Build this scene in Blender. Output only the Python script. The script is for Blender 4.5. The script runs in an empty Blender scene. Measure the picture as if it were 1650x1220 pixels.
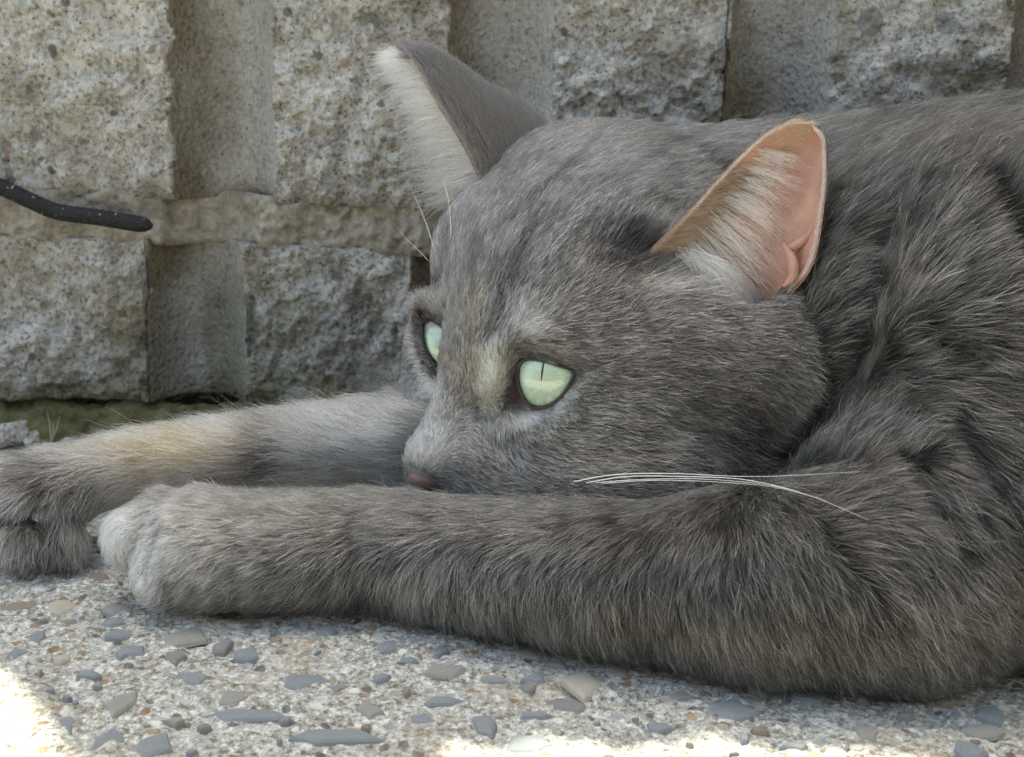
import bpy, math, random
import numpy as np
from mathutils import Matrix, Vector
from mathutils.bvhtree import BVHTree

FUR = 1.0            # fur density factor
SC = bpy.context.scene
COL = SC.collection
rng = np.random.default_rng(7)
random.seed(7)

# ------------------------------------------------------------------ camera (world in metres, authoring in mm)
CAM = np.array([0.0, 0.0, 138.0])
PITCH, ROLL, FPX = math.radians(14), math.radians(2.0), 2000.0
FW = np.array([0, math.cos(PITCH), -math.sin(PITCH)])
UP0 = np.array([0, math.sin(PITCH), math.cos(PITCH)])
RT = np.array([1.0, 0, 0]) * math.cos(ROLL) + UP0 * math.sin(ROLL)
UP = -np.array([1.0, 0, 0]) * math.sin(ROLL) + UP0 * math.cos(ROLL)

cd = bpy.data.cameras.new('camera')
cd.sensor_width = 36.0
cd.lens = FPX / 1650 * 36
cd.clip_start, cd.clip_end = 0.01, 200
cd.dof.use_dof = True
cd.dof.focus_distance = 0.318
cd.dof.aperture_fstop = 30
cam = bpy.data.objects.new('camera', cd)
COL.objects.link(cam)
cam.matrix_world = Matrix([[RT[0], UP[0], -FW[0], CAM[0] / 1000], [RT[1], UP[1], -FW[1], CAM[1] / 1000],
                           [RT[2], UP[2], -FW[2], CAM[2] / 1000], [0, 0, 0, 1]])
SC.camera = cam

# ------------------------------------------------------------------ light
SUN_AZ, SUN_EL = math.radians(30), math.radians(74)      # azimuth from +Y towards -X
sdir = Vector((-math.cos(SUN_EL) * math.sin(SUN_AZ), math.cos(SUN_EL) * math.cos(SUN_AZ), math.sin(SUN_EL)))
w = bpy.data.worlds.new('World')
SC.world = w
w.use_nodes = True
nt = w.node_tree
sky = nt.nodes.new('ShaderNodeTexSky')
sky.sky_type = 'NISHITA'
sky.sun_disc = False
sky.sun_elevation = SUN_EL
sky.sun_rotation = -SUN_AZ
sky.dust_density = 3.0
sky.ozone_density = 0.6
nt.links.new(sky.outputs[0], nt.nodes['Background'].inputs[0])
nt.nodes['Background'].inputs[1].default_value = 0.12
sl = bpy.data.lights.new('sun', 'SUN')
sl.energy = 3.2
sl.angle = math.radians(0.53)
sl.color = (1.0, 0.94, 0.85)
sun = bpy.data.objects.new('sun', sl)
COL.objects.link(sun)
sun.rotation_euler = sdir.to_track_quat('Z', 'Y').to_euler()
SC.view_settings.view_transform = 'Standard'
SC.view_settings.look = 'None'
SC.view_settings.exposure = 1.95
SC.view_settings.use_white_balance = True          # the photograph is balanced for open shade
SC.view_settings.white_balance_temperature = 7200
SC.view_settings.white_balance_tint = 1
SC.view_settings.gamma = 1
SC.view_settings.use_curve_mapping = False
SC.render.engine = 'CYCLES'
SC.cycles.use_denoising = True
SC.cycles.denoising_prefilter = 'NONE'
SC.cycles.max_bounces = 10
SC.cycles.transmission_bounces = 8


# ------------------------------------------------------------------ helpers
def at(u, v, d):
    """point (mm) seen at photo pixel u,v at camera depth d (mm)"""
    return CAM + d * (FW + RT * ((u - 825) / FPX) - UP * ((v - 610) / FPX))


def on_z(u, v, z):
    r = at(u, v, 1.0) - CAM
    return CAM + r * ((z - CAM[2]) / r[2])


def on_y(u, v, y):
    r = at(u, v, 1.0) - CAM
    return CAM + r * ((y - CAM[1]) / r[1])


def proj(P):
    q = P - CAM
    d = q @ FW
    return 825 + FPX * (q @ RT) / d, 610 - FPX * (q @ UP) / d, d


def nrm(a):
    return a / np.maximum(np.linalg.norm(a, axis=-1, keepdims=True), 1e-9)


def hash3(i, j, k, s=0):
    h = (i.astype(np.int64) * 73856093) ^ (j.astype(np.int64) * 19349663) ^ (k.astype(np.int64) * 83492791) ^ (s * 2654435761)
    h = h & 0xffffffff
    h = ((h ^ (h >> 16)) * 0x45d9f3b) & 0xffffffff
    h = ((h ^ (h >> 16)) * 0x45d9f3b) & 0xffffffff
    h = h ^ (h >> 16)
    return (h & 0xffffff) / float(0x1000000)


def vnoise(P, s=0):
    """value noise in -1..1 at points P (n,3)"""
    F = np.floor(P)
    f = P - F
    f = f * f * f * (f * (f * 6 - 15) + 10)
    I = F.astype(np.int64)
    out = 0
    for dx in (0, 1):
        wx = f[:, 0] if dx else 1 - f[:, 0]
        for dy in (0, 1):
            wy = f[:, 1] if dy else 1 - f[:, 1]
            for dz in (0, 1):
                wz = f[:, 2] if dz else 1 - f[:, 2]
                out = out + wx * wy * wz * hash3(I[:, 0] + dx, I[:, 1] + dy, I[:, 2] + dz, s)
    return out * 2 - 1


def fbm(P, o=4, s=0, g=0.5):
    t, a = 0, 1.0
    for k in range(o):
        t = t + a * vnoise(P * (2.03 ** k) + 17.3 * k, s + k)
        a *= g
    return t


def worley(P, s=0):
    """nearest feature point and distance (cell size 1)"""
    I = np.floor(P).astype(np.int64)
    bd = np.full(len(P), 9.0)
    bp = np.zeros_like(P)
    bh = np.zeros(len(P))
    for dx in (-1, 0, 1):
        for dy in (-1, 0, 1):
            for dz in (-1, 0, 1):
                a, b, c = I[:, 0] + dx, I[:, 1] + dy, I[:, 2] + dz
                q = np.stack([a + hash3(a, b, c, s + 1), b + hash3(a, b, c, s + 2), c + hash3(a, b, c, s + 3)], 1)
                d = ((q - P) ** 2).sum(1)
                m = d < bd
                bd = np.where(m, d, bd)
                bp[m] = q[m]
                bh = np.where(m, hash3(a, b, c, s + 4), bh)
    return np.sqrt(bd), bp, bh


def mesh_obj(name, V, F, mat=None, parent=None, smooth=True):
    """V in mm"""
    me = bpy.data.meshes.new(name)
    V = np.asarray(V, float) / 1000
    if isinstance(F, np.ndarray):
        n, k = F.shape
        me.vertices.add(len(V))
        me.vertices.foreach_set('co', V.astype(np.float32).ravel())
        me.loops.add(n * k)
        me.loops.foreach_set('vertex_index', F.astype(np.int32).ravel())
        me.polygons.add(n)
        me.polygons.foreach_set('loop_start', np.arange(n, dtype=np.int32) * k)
        me.update(calc_edges=True)
    else:
        me.from_pydata(V.tolist(), [], [list(map(int, f)) for f in F])
    if smooth:
        me.polygons.foreach_set('use_smooth', [True] * len(me.polygons))
    if mat:
        me.materials.append(mat)
    o = bpy.data.objects.new(name, me)
    COL.objects.link(o)
    if parent:
        o.parent = parent
    return o


def tag(o, label=None, cat=None, group=None, kind=None):
    for k, v in (('label', label), ('category', cat), ('group', group), ('kind', kind)):
        if v:
            o[k] = v
    return o


def tube(path, radii, seg=10, cap=True):
    """tube along points (mm); returns V,F"""
    P = np.asarray(path, float)
    n = len(P)
    R = np.broadcast_to(np.asarray(radii, float), (n,))
    T = nrm(np.gradient(P, axis=0))
    ref = np.array([0.13, 0.31, 0.94])
    V, F = [], []
    for i in range(n):
        a = nrm(np.cross(T[i], ref))
        b = np.cross(T[i], a)
        for k in range(seg):
            t = 2 * math.pi * k / seg
            V.append(P[i] + R[i] * (a * math.cos(t) + b * math.sin(t)))
    for i in range(n - 1):
        for k in range(seg):
            k2 = (k + 1) % seg
            F.append((i * seg + k, i * seg + k2, (i + 1) * seg + k2, (i + 1) * seg + k))
    if cap:
        F.append(tuple(range(seg))[::-1])
        F.append(tuple((n - 1) * seg + k for k in range(seg)))
    return V, F


def spline(pts, n):
    """Catmull-Rom through pts"""
    P = np.asarray(pts, float)
    Q = np.vstack([2 * P[0] - P[1], P, 2 * P[-1] - P[-2]])
    out = []
    for t in np.linspace(0, len(P) - 1 - 1e-6, n):
        i = int(t)
        f = t - i
        a, b, c, d = Q[i:i + 4]
        out.append(0.5 * (2 * b + (c - a) * f + (2 * a - 5 * b + 4 * c - d) * f * f + (3 * b - a - 3 * c + d) * f ** 3))
    return np.array(out)


class N:
    """small node helper"""
    def __init__(self, name):
        self.m = bpy.data.materials.new(name)
        self.m.use_nodes = True
        self.t = self.m.node_tree
        self.b = self.t.nodes['Principled BSDF']
        self.out = self.t.nodes['Material Output']
        self.g = self.t.nodes.new('ShaderNodeTexCoord').outputs['Object']

    def n(self, typ, ins=None, **kw):
        x = self.t.nodes.new(typ)
        for k, v in kw.items():
            setattr(x, k, v)
        for k, v in (ins or {}).items():
            self.s(x.inputs[k], v)
        return x

    def s(self, sock, v):
        if isinstance(v, bpy.types.NodeSocket):
            self.t.links.new(v, sock)
        else:
            sock.default_value = v

    def noise(self, scale, detail=4, rough=0.6, vec=None, out='Fac', dist=0.0):
        return self.n('ShaderNodeTexNoise', {'Vector': vec or self.g, 'Scale': scale, 'Detail': detail, 'Roughness': rough, 'Distortion': dist}).outputs[out]

    def vor(self, scale, out='Distance', vec=None, feature='F1', rand=1.0):
        return self.n('ShaderNodeTexVoronoi', {'Vector': vec or self.g, 'Scale': scale, 'Randomness': rand}, feature=feature).outputs[out]

    def ramp(self, fac, stops, interp='LINEAR'):
        r = self.n('ShaderNodeValToRGB', {'Fac': fac})
        cr = r.color_ramp
        cr.interpolation = interp
        while len(cr.elements) < len(stops):
            cr.elements.new(0.5)
        for e, (p, c) in zip(cr.elements, stops):
            e.position = p
            e.color = (*c, 1) if len(c) == 3 else c
        return r.outputs['Color']

    def map(self, v, a, b, c=0.0, d=1.0):
        return self.n('ShaderNodeMapRange', {0: v, 1: a, 2: b, 3: c, 4: d}).outputs[0]

    def mix(self, f, a, b, typ='MIX'):
        x = self.n('ShaderNodeMix', None, data_type='RGBA', blend_type=typ)
        self.s(x.inputs[0], f)
        self.s(x.inputs[6], (*a, 1) if isinstance(a, tuple) else a)
        self.s(x.inputs[7], (*b, 1) if isinstance(b, tuple) else b)
        return x.outputs[2]

    def math(self, op, a, b=0.0):
        x = self.n('ShaderNodeMath', None, operation=op)
        self.s(x.inputs[0], a)
        self.s(x.inputs[1], b)
        return x.outputs[0]

    def bump(self, h, strength, dist, prev=None):
        x = self.n('ShaderNodeBump', {'Height': h, 'Strength': strength, 'Distance': dist})
        if prev:
            self.t.links.new(prev, x.inputs['Normal'])
        return x.outputs[0]

    def attr(self, name):
        return self.n('ShaderNodeAttribute', None, attribute_name=name)


def simple(name, col, rough=0.6, **kw):
    m = N(name)
    m.b.inputs['Base Color'].default_value = (*col, 1)
    m.b.inputs['Roughness'].default_value = rough
    for k, v in kw.items():
        m.b.inputs[k.replace('_', ' ')].default_value = v
    return m


# ================================================================== the block wall
PITCHW, RIBW = 97.5, 60.8
WY = 447.0


def concrete_mat(name, rib=True):
    m = N(name)
    g = m.g
    big = m.noise(22, 4, 0.6)
    mid = m.noise(95, 5, 0.65)
    fine = m.noise(620, 3, 0.7)
    base = m.ramp(mid, [(0.28, (0.20, 0.19, 0.165)), (0.45, (0.41, 0.40, 0.37)), (0.6, (0.53, 0.525, 0.495)), (0.78, (0.68, 0.675, 0.65))])
    base = m.mix(m.map(fine, 0.50, 0.66, 0, 0.85), base, (0.64, 0.63, 0.605))
    base = m.mix(m.map(fine, 0.45, 0.34, 0, 0.85), base, (0.10, 0.085, 0.065))
    # coloured aggregate grains
    vc = m.n('ShaderNodeTexVoronoi', {'Vector': g, 'Scale': 210.0})
    sep = m.n('ShaderNodeSeparateColor', {0: vc.outputs['Color']})
    gm = m.math('MULTIPLY', m.map(vc.outputs['Distance'], 0.42, 0.3), m.map(sep.outputs[0], 0.66, 0.70))
    gcol = m.ramp(sep.outputs[1], [(0.0, (0.10, 0.09, 0.08)), (0.25, (0.30, 0.30, 0.29)), (0.45, (0.62, 0.60, 0.56)), (0.65, (0.27, 0.205, 0.14)), (0.8, (0.36, 0.37, 0.38)), (0.96, (0.36, 0.25, 0.19))], 'CONSTANT')
    base = m.mix(m.math('MULTIPLY', gm, 0.8), base, gcol)
    vd = m.n('ShaderNodeTexVoronoi', {'Vector': g, 'Scale': 75.0})
    sd = m.n('ShaderNodeSeparateColor', {0: vd.outputs['Color']})
    gm2 = m.math('MULTIPLY', m.map(vd.outputs['Distance'], 0.40, 0.33), m.map(sd.outputs[0], 0.86, 0.88))
    gcol2 = m.ramp(sd.outputs[1], [(0.0, (0.20, 0.20, 0.195)), (0.4, (0.33, 0.30, 0.24)), (0.6, (0.60, 0.585, 0.56)), (0.75, (0.33, 0.25, 0.19)), (0.85, (0.25, 0.26, 0.26))], 'CONSTANT')
    base = m.mix(m.math('MULTIPLY', gm2, 0.75), base, gcol2)
    st = m.attr('stain_shade').outputs['Color']
    ss = m.n('ShaderNodeSeparateColor', {0: st})
    smo = m.mix(m.map(fine, 0.3, 0.7), (0.33, 0.325, 0.30), (0.47, 0.47, 0.44))
    smo = m.mix(m.map(mid, 0.42, 0.34, 0, 0.5), smo, (0.20, 0.18, 0.15))
    base = m.mix(m.math('MULTIPLY', ss.outputs[2], 0.75), base, smo)
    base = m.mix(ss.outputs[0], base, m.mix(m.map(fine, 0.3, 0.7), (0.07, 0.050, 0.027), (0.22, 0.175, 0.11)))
    base = m.mix(ss.outputs[1], base, m.mix(fine, (0.055, 0.065, 0.025), (0.20, 0.20, 0.10)))
    # pores
    pv = m.vor(330)
    base = m.mix(m.math('MULTIPLY', m.map(pv, 0.16, 0.08), m.map(m.noise(140, 2), 0.48, 0.56)), base, (0.03, 0.027, 0.022))
    base = m.mix(m.map(big, 0.55, 0.72, 0, 0.35), base, (0.34, 0.27, 0.18))
    m.t.links.new(base, m.b.inputs['Base Color'])
    m.b.inputs['Roughness'].default_value = 0.95
    m.b.inputs['Specular IOR Level'].default_value = 0.2
    b1 = m.bump(fine, 1.0, 0.0012)
    b2 = m.bump(m.vor(420), 0.8, 0.0010, b1)
    m.t.links.new(b2, m.b.inputs['Normal'])
    return m.m


BLOCK = concrete_mat('split_concrete')
wall = bpy.data.objects.new('block_wall', None)
COL.objects.link(wall)
wall.location = (0, 0.47, 0)
tag(wall, 'ribbed rough concrete block wall with mortar joint behind the cat', 'wall')
WALLM = Matrix.Translation((0, -0.47, 0))


def wparent(o, p=None):
    o.parent = p or wall
    if p is None:
        o.matrix_parent_inverse = WALLM
    return o


def block(x0, x1, z0, z1, fl0, step, seed, brownf=1.0, top=None, flat=False, name='concrete_block'):
    """front as a relief grid; fl0 = x of a flute's left edge"""
    nx, nz = int((x1 - x0) / step) + 1, int((z1 - z0) / step) + 1
    X, Z = np.meshgrid(np.linspace(x0, x1, nx), np.linspace(z0, z1, nz), indexing='ij')
    x, z = X.ravel(), Z.ravel()
    P = np.stack([x, np.zeros_like(x), z], 1)
    wob = 1.3 * vnoise(P / 9, seed) + 0.7 * vnoise(P / 2.5, seed + 1)
    t = ((x + wob - fl0) % PITCHW) / (PITCHW - RIBW)
    t0 = ((x - fl0) % PITCHW) / (PITCHW - RIBW)
    if flat:
        t, t0 = t * 0 + 9, t0 * 0 + 9
    infl = t < 1
    flu = np.where(t0 < 1, 19.0 * (1 - np.abs(2 * np.clip(t0, 0, 1) - 1) ** 2.4), 0)
    rough = 3.6 * fbm(P / 26, 3, seed + 2) + 2.3 * fbm(P / 7, 3, seed + 5) + 0.7 * vnoise(P / 1.6, seed + 8)
    wd, wp, wh = worley(P / 6.5, seed + 9)
    rough = rough + np.where(wh > 0.55, (0.5 - wd) * 2.6, 0) * (wd < 0.5)
    wd2, _, wh2 = worley(P / 2.4, seed + 19)
    rough = rough + (0.45 - wd2) * 1.5 - np.where(wh2 > 0.86, 1.2, 0) * (wd2 < 0.35)
    edge = np.minimum.reduce([x - x0, x1 - x, z - z0, z1 - z])
    rough = rough - 2.2 * np.exp(-np.maximum(edge, 0) / 2.0)
    wd3, _, wh3 = worley(P / 3.2, seed + 29)
    pit = np.where((wd3 < 0.28) & (wh3 > 0.78), 1.0, 0.0)
    smooth = 0.25 * fbm(P / 5, 3, seed + 40) - pit * 1.3
    m_ = np.clip((np.where(infl, 0, 1)), 0, 1)
    y = WY - np.where(infl, smooth - flu, np.maximum(rough, -4.5))
    # brown dirt plus painted shade in each flute's left half, green at foot
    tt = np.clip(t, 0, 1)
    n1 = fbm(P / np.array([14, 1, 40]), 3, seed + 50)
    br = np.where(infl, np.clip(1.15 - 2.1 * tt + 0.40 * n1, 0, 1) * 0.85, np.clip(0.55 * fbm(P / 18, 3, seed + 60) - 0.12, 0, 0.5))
    br = np.maximum(br, np.where(infl, 1, .5) * np.clip(1 - (z - z0) / 9 + 0.4 * n1, 0, 1) * 0.75) * brownf
    gr = np.clip(1 - (z - 12) / 16 + 0.7 * n1, 0, 1) * 0.6 + np.clip(fbm(P / 22, 3, seed + 70) - 0.45, 0, 1) * 0.4
    gr = np.maximum(gr, np.clip(0.35 + n1, 0, 0.45) * np.clip((-40 - x) / 60, 0, 1) * np.clip((80 - z) / 30, 0, 1))
    sm = np.where(infl, 1.0, 0.0)
    if top is not None:
        z = z0 + (z - z0) / (z1 - z0) * (top(x) - z0)
    G = np.stack([x, y, z], 1).reshape(nx, nz, 3)
    n = nx * nz
    I = np.arange(n).reshape(nx, nz)
    Fq = np.stack([I[:-1, :-1], I[1:, :-1], I[1:, 1:], I[:-1, 1:]], -1).reshape(-1, 4)
    ring = np.concatenate([I[:, 0], I[-1, 1:], I[-2::-1, -1], I[0, -2:0:-1]])
    BV = G.reshape(-1, 3)[ring].copy()
    BV[:, 1] = WY + 150
    k = len(ring)
    j = np.arange(k)
    Fs = np.stack([ring[(j + 1) % k], ring, n + j, n + (j + 1) % k], 1)
    o = mesh_obj(name, np.vstack([G.reshape(-1, 3), BV]), np.vstack([Fq, Fs]), BLOCK)
    a = o.data.attributes.new('stain_shade', 'FLOAT_COLOR', 'POINT')
    c = np.zeros((n + k, 4), np.float32)
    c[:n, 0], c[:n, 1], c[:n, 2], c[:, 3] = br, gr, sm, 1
    c[n:, :3] = c[ring, :3]
    a.data.foreach_set('color', c.ravel())
    return wparent(o)


FU, FL = -123.6, -135.4              # flute edges of the upper and the lower course
JU, JL = 70.9, -135.4
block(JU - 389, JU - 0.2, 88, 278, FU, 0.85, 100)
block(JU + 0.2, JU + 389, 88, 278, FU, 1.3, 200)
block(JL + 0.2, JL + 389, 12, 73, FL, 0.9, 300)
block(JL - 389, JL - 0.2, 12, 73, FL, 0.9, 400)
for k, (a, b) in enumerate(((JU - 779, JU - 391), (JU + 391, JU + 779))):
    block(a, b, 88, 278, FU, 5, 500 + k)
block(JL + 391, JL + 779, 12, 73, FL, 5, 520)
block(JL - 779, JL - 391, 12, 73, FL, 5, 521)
def wtop(x):  # unseen skyline, shaped so the sun falls in patches on the ground
    pts = [(-900, 770), (-300, 734), (-250, 746), (-220, 740), (-212, 935), (-180, 955), (-146, 945), (-138, 838), (-125, 853), (-110, 834), (-95, 850), (-75, 838), (-55, 853), (-40, 842), (-30, 862), (-22, 955), (60, 930), (900, 926)]
    xs, ys = zip(*pts)
    return np.interp(x, xs, ys) + 8 * vnoise(np.stack([x / 14, x * 0, x * 0], 1), 3) + 5 * vnoise(np.stack([x / 5, x * 0, x * 0], 1), 4)


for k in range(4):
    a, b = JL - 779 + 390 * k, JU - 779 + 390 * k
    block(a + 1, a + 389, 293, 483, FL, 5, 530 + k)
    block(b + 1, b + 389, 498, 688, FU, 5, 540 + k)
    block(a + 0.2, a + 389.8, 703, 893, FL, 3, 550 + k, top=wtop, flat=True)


# mortar beds: each follows the flutes, slightly raked back
m = N('mortar_tan')
fn = m.noise(700, 3, 0.7)
c = m.ramp(m.noise(120, 4, 0.65), [(0.3, (0.19, 0.165, 0.125)), (0.5, (0.33, 0.305, 0.255)), (0.75, (0.47, 0.45, 0.40))])
c = m.mix(m.map(fn, 0.45, 0.25, 0, 0.8), c, (0.12, 0.10, 0.07))
c = m.mix(m.map(fn, 0.58, 0.75, 0, 0.8), c, (0.56, 0.53, 0.46))
m.t.links.new(c, m.b.inputs['Base Color'])
m.b.inputs['Roughness'].default_value = 0.95
m.b.inputs['Specular IOR Level'].default_value = 0.2
m.t.links.new(m.bump(fn, 0.7, 0.0006), m.b.inputs['Normal'])
MORTAR = m.m


def bed(x0, x1, z0, z1, step, seed, fl0):
    nx, nz = int((x1 - x0) / step) + 1, max(int((z1 - z0) / step), 3) + 1
    X, Z = np.meshgrid(np.linspace(x0, x1, nx), np.linspace(z0, z1, nz), indexing='ij')
    x, z = X.ravel(), Z.ravel()
    P = np.stack([x, 0 * x, z], 1)
    t0 = ((x - fl0) % PITCHW) / (PITCHW - RIBW)
    flu = np.where(t0 < 1, 14.0 * (1 - np.abs(2 * np.clip(t0, 0, 1) - 1) ** 2.2), 0)
    y = WY + 2.2 + flu - (2.2 * fbm(P / 12, 3, seed) + 1.3 * fbm(P / 2.5, 3, seed + 3))
    y = y + 2.5 * (np.exp(-(z - z0) / 1.2) + np.exp(-(z1 - z) / 1.2))
    I = np.arange(nx * nz).reshape(nx, nz)
    Fq = np.stack([I[:-1, :-1], I[1:, :-1], I[1:, 1:], I[:-1, 1:]], -1).reshape(-1, 4)
    return wparent(mesh_obj('mortar_joint', np.stack([x, y, z], 1), Fq, MORTAR))


bed(-330, 330, 70.5, 90.5, 0.75, 11, FU + -6)
bed(-330, 330, 275.5, 295.5, 4, 12, FU)
bed(-900, -331, 70.5, 90.5, 6, 13, FU)
bed(331, 860, 70.5, 90.5, 6, 14, FU)
bed(-900, -331, 275.5, 295.5, 6, 15, FU)
bed(331, 860, 275.5, 295.5, 6, 16, FU)
bed(-900, 860, 480.5, 500.5, 6, 17, FU)
bed(-900, 860, 685.5, 705.5, 6, 18, FU)

# unseen side wall and rear screen, added to narrow the open sky
wparent(mesh_obj('added_side_screen', [(x, y, z) for x in (1000, 1180) for y in (-1500, 590) for z in (-2, 1700)], [(0, 1, 3, 2), (4, 6, 7, 5), (0, 2, 6, 4), (1, 5, 7, 3), (2, 3, 7, 6), (0, 4, 5, 1)], BLOCK, smooth=False))
fm = N('added_screen_dark')
fm.t.links.new(fm.mix(fm.noise(14, 5, 0.6), (0.05, 0.035, 0.025), (0.11, 0.08, 0.055)), fm.b.inputs['Base Color'])
fm.b.inputs['Roughness'].default_value = 0.8
Vv, Ff = [], []
for i in range(30):
    x0, o_ = -2400 + i * 122, len(Vv)
    Vv += [(x, y, z) for x in (x0, x0 + 118) for y in (-1532 - 5 * (i % 3), -1505 - 5 * (i % 3)) for z in (0, 1150 + 9 * (i % 4))]
    Ff += [tuple(o_ + k for k in q) for q in ((0, 1, 3, 2), (4, 6, 7, 5), (0, 2, 6, 4), (1, 5, 7, 3), (2, 3, 7, 6), (0, 4, 5, 1))]
mesh_obj('added_rear_screen', Vv, Ff, fm.m, smooth=False)['kind'] = 'structure'

# ================================================================== the concrete slab with its exposed stones
m = N('worn_concrete')
fine = m.noise(620, 4, 0.8)
mid = m.noise(160, 5, 0.65)
big = m.noise(30, 3, 0.5)
c = m.ramp(mid, [(0.28, (0.26, 0.245, 0.205)), (0.45, (0.38, 0.38, 0.345)), (0.62, (0.48, 0.485, 0.455)), (0.8, (0.58, 0.585, 0.56))])
c = m.mix(m.map(fine, 0.47, 0.40, 0, 0.9), c, (0.16, 0.135, 0.10))
c = m.mix(m.map(fine, 0.53, 0.62, 0, 0.95), c, (0.78, 0.78, 0.75))
vc = m.n('ShaderNodeTexVoronoi', {'Vector': m.g, 'Scale': 300.0})
sp = m.n('ShaderNodeSeparateColor', {0: vc.outputs['Color']})
gm = m.math('MULTIPLY', m.map(vc.outputs['Distance'], 0.45, 0.35), m.map(sp.outputs[0], 0.72, 0.74))
gc = m.ramp(sp.outputs[1], [(0, (0.09, 0.08, 0.075)), (0.3, (0.27, 0.16, 0.08)), (0.5, (0.30, 0.31, 0.33)), (0.7, (0.74, 0.72, 0.68)), (0.9, (0.40, 0.27, 0.16))], 'CONSTANT')
c = m.mix(m.math('MULTIPLY', gm, 0.8), c, gc)
c = m.mix(m.map(big, 0.52, 0.7, 0, 0.4), c, (0.40, 0.32, 0.22))
m.t.links.new(c, m.b.inputs['Base Color'])
m.b.inputs['Roughness'].default_value = 0.92
m.b.inputs['Specular IOR Level'].default_value = 0.25
m.t.links.new(m.bump(m.vor(700), 0.6, 0.0006, m.bump(fine, 0.8, 0.0005)), m.b.inputs['Normal'])
SLAB = m.m


def lin(a, fa, fb, b, fs, cs):
    return np.unique(np.concatenate([np.arange(a, fa, cs), np.arange(fa, fb, fs), np.arange(fb, b + 1, cs)]))


gx = lin(-6000, -215, 150, 6000, 0.85, 300)
gy = np.unique(np.concatenate([np.arange(-6000, 200, 300), np.arange(200, 216, 4), np.arange(216, 330, 0.75), np.arange(330, 470, 1.2), [470, 700]]))
X, Y = np.meshgrid(gx, gy, indexing='ij')
P = np.stack([X.ravel(), Y.ravel(), 0 * X.ravel()], 1)
fin = (P[:, 0] > -230) & (P[:, 0] < 170) & (P[:, 1] > 195) & (P[:, 1] < 475)
Zg = np.zeros(len(P))
Q = P[fin]
z = 0.8 * fbm(Q / 16, 3, 900) + 0.45 * fbm(Q / 3.5, 3, 910)
wd, _, wh = worley(Q / 3.2, 920)
z = z + np.where(wh > 0.5, (0.5 - wd) * 0.9, (wd - 0.4) * 0.6)
wd, _, wh = worley(Q / 11, 930)
z = z - np.where(wh > 0.75, np.clip(0.42 - wd, 0, 1) * 3.0, 0)
# a few cracked ledges
def ledge(pts, depth, wdt):
    q = np.array([on_z(u, v, 0)[:2] for u, v in pts])
    out = np.zeros(len(Q))
    for a, b in zip(q, q[1:]):
        ab = b - a
        t = np.clip(((Q[:, :2] - a) @ ab) / (ab @ ab), 0, 1)
        r = Q[:, :2] - a - t[:, None] * ab
        d = np.linalg.norm(r, axis=1) + 0.5 * vnoise(Q / 1.5, 77)
        out = np.maximum(out, np.exp(-(np.maximum(d, 0) / wdt) ** 2))
    return -depth * out
for pts, dp, wt in (([(905, 1100), (940, 1122), (1010, 1124), (1060, 1108)], 2.4, 1.5), ([(85, 990), (130, 994), (170, 985)], 2.2, 1.5), ([(0, 972), (40, 972), (70, 968)], 1.8, 1.3), ([(1130, 1118), (1180, 1108), (1240, 1100)], 1.6, 1.4),
                    ([(830, 1090), (870, 1118)], 1.5, 1.4), ([(1520, 1150), (1560, 1170), (1640, 1178)], 1.8, 1.5), ([(240, 960), (300, 972), (380, 985)], 1.2, 1.5)):
    z = z + ledge(pts, dp, wt)
Zg[fin] = z - 0.6
Zg[~fin] = -0.6
I = np.arange(len(P)).reshape(X.shape)
Fq = np.stack([I[:-1, :-1], I[1:, :-1], I[1:, 1:], I[:-1, 1:]], -1).reshape(-1, 4)
slab = mesh_obj('ground', np.stack([P[:, 0], P[:, 1], Zg], 1), Fq, SLAB)
slab['kind'] = 'structure'


def stone_mat(name, a, b, c_):
    m = N(name)
    n1 = m.noise(260, 4, 0.65)
    col = m.ramp(n1, [(0.3, a), (0.55, b), (0.8, c_)])
    col = m.mix(m.map(m.noise(800, 2, 0.6), 0.6, 0.72, 0, 0.55), col, (0.62, 0.62, 0.60))
    col = m.mix(m.map(m.noise(150, 4, 0.7), 0.52, 0.60, 0, 0.9), col, (0.56, 0.53, 0.47))
    m.t.links.new(col, m.b.inputs['Base Color'])
    m.b.inputs['Roughness'].default_value = 0.75
    m.t.links.new(m.bump(n1, 0.5, 0.0006), m.b.inputs['Normal'])
    return m.m


BLUE = stone_mat('blue_slate_stone', (0.135, 0.165, 0.20), (0.205, 0.245, 0.285), (0.32, 0.355, 0.385))
GREY = stone_mat('green_grey_stone', (0.20, 0.20, 0.185), (0.28, 0.285, 0.265), (0.35, 0.355, 0.33))
DARK = stone_mat('dark_stone', (0.13, 0.13, 0.135), (0.20, 0.205, 0.215), (0.29, 0.295, 0.30))
RUST = stone_mat('rust_brown_stone', (0.15, 0.105, 0.07), (0.25, 0.185, 0.13), (0.38, 0.31, 0.23))
BUFF = stone_mat('buff_stone', (0.40, 0.34, 0.26), (0.52, 0.47, 0.39), (0.63, 0.60, 0.54))
SM = {'b': BLUE, 'g': GREY, 'd': DARK, 'r': RUST, 'f': BUFF}


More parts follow.
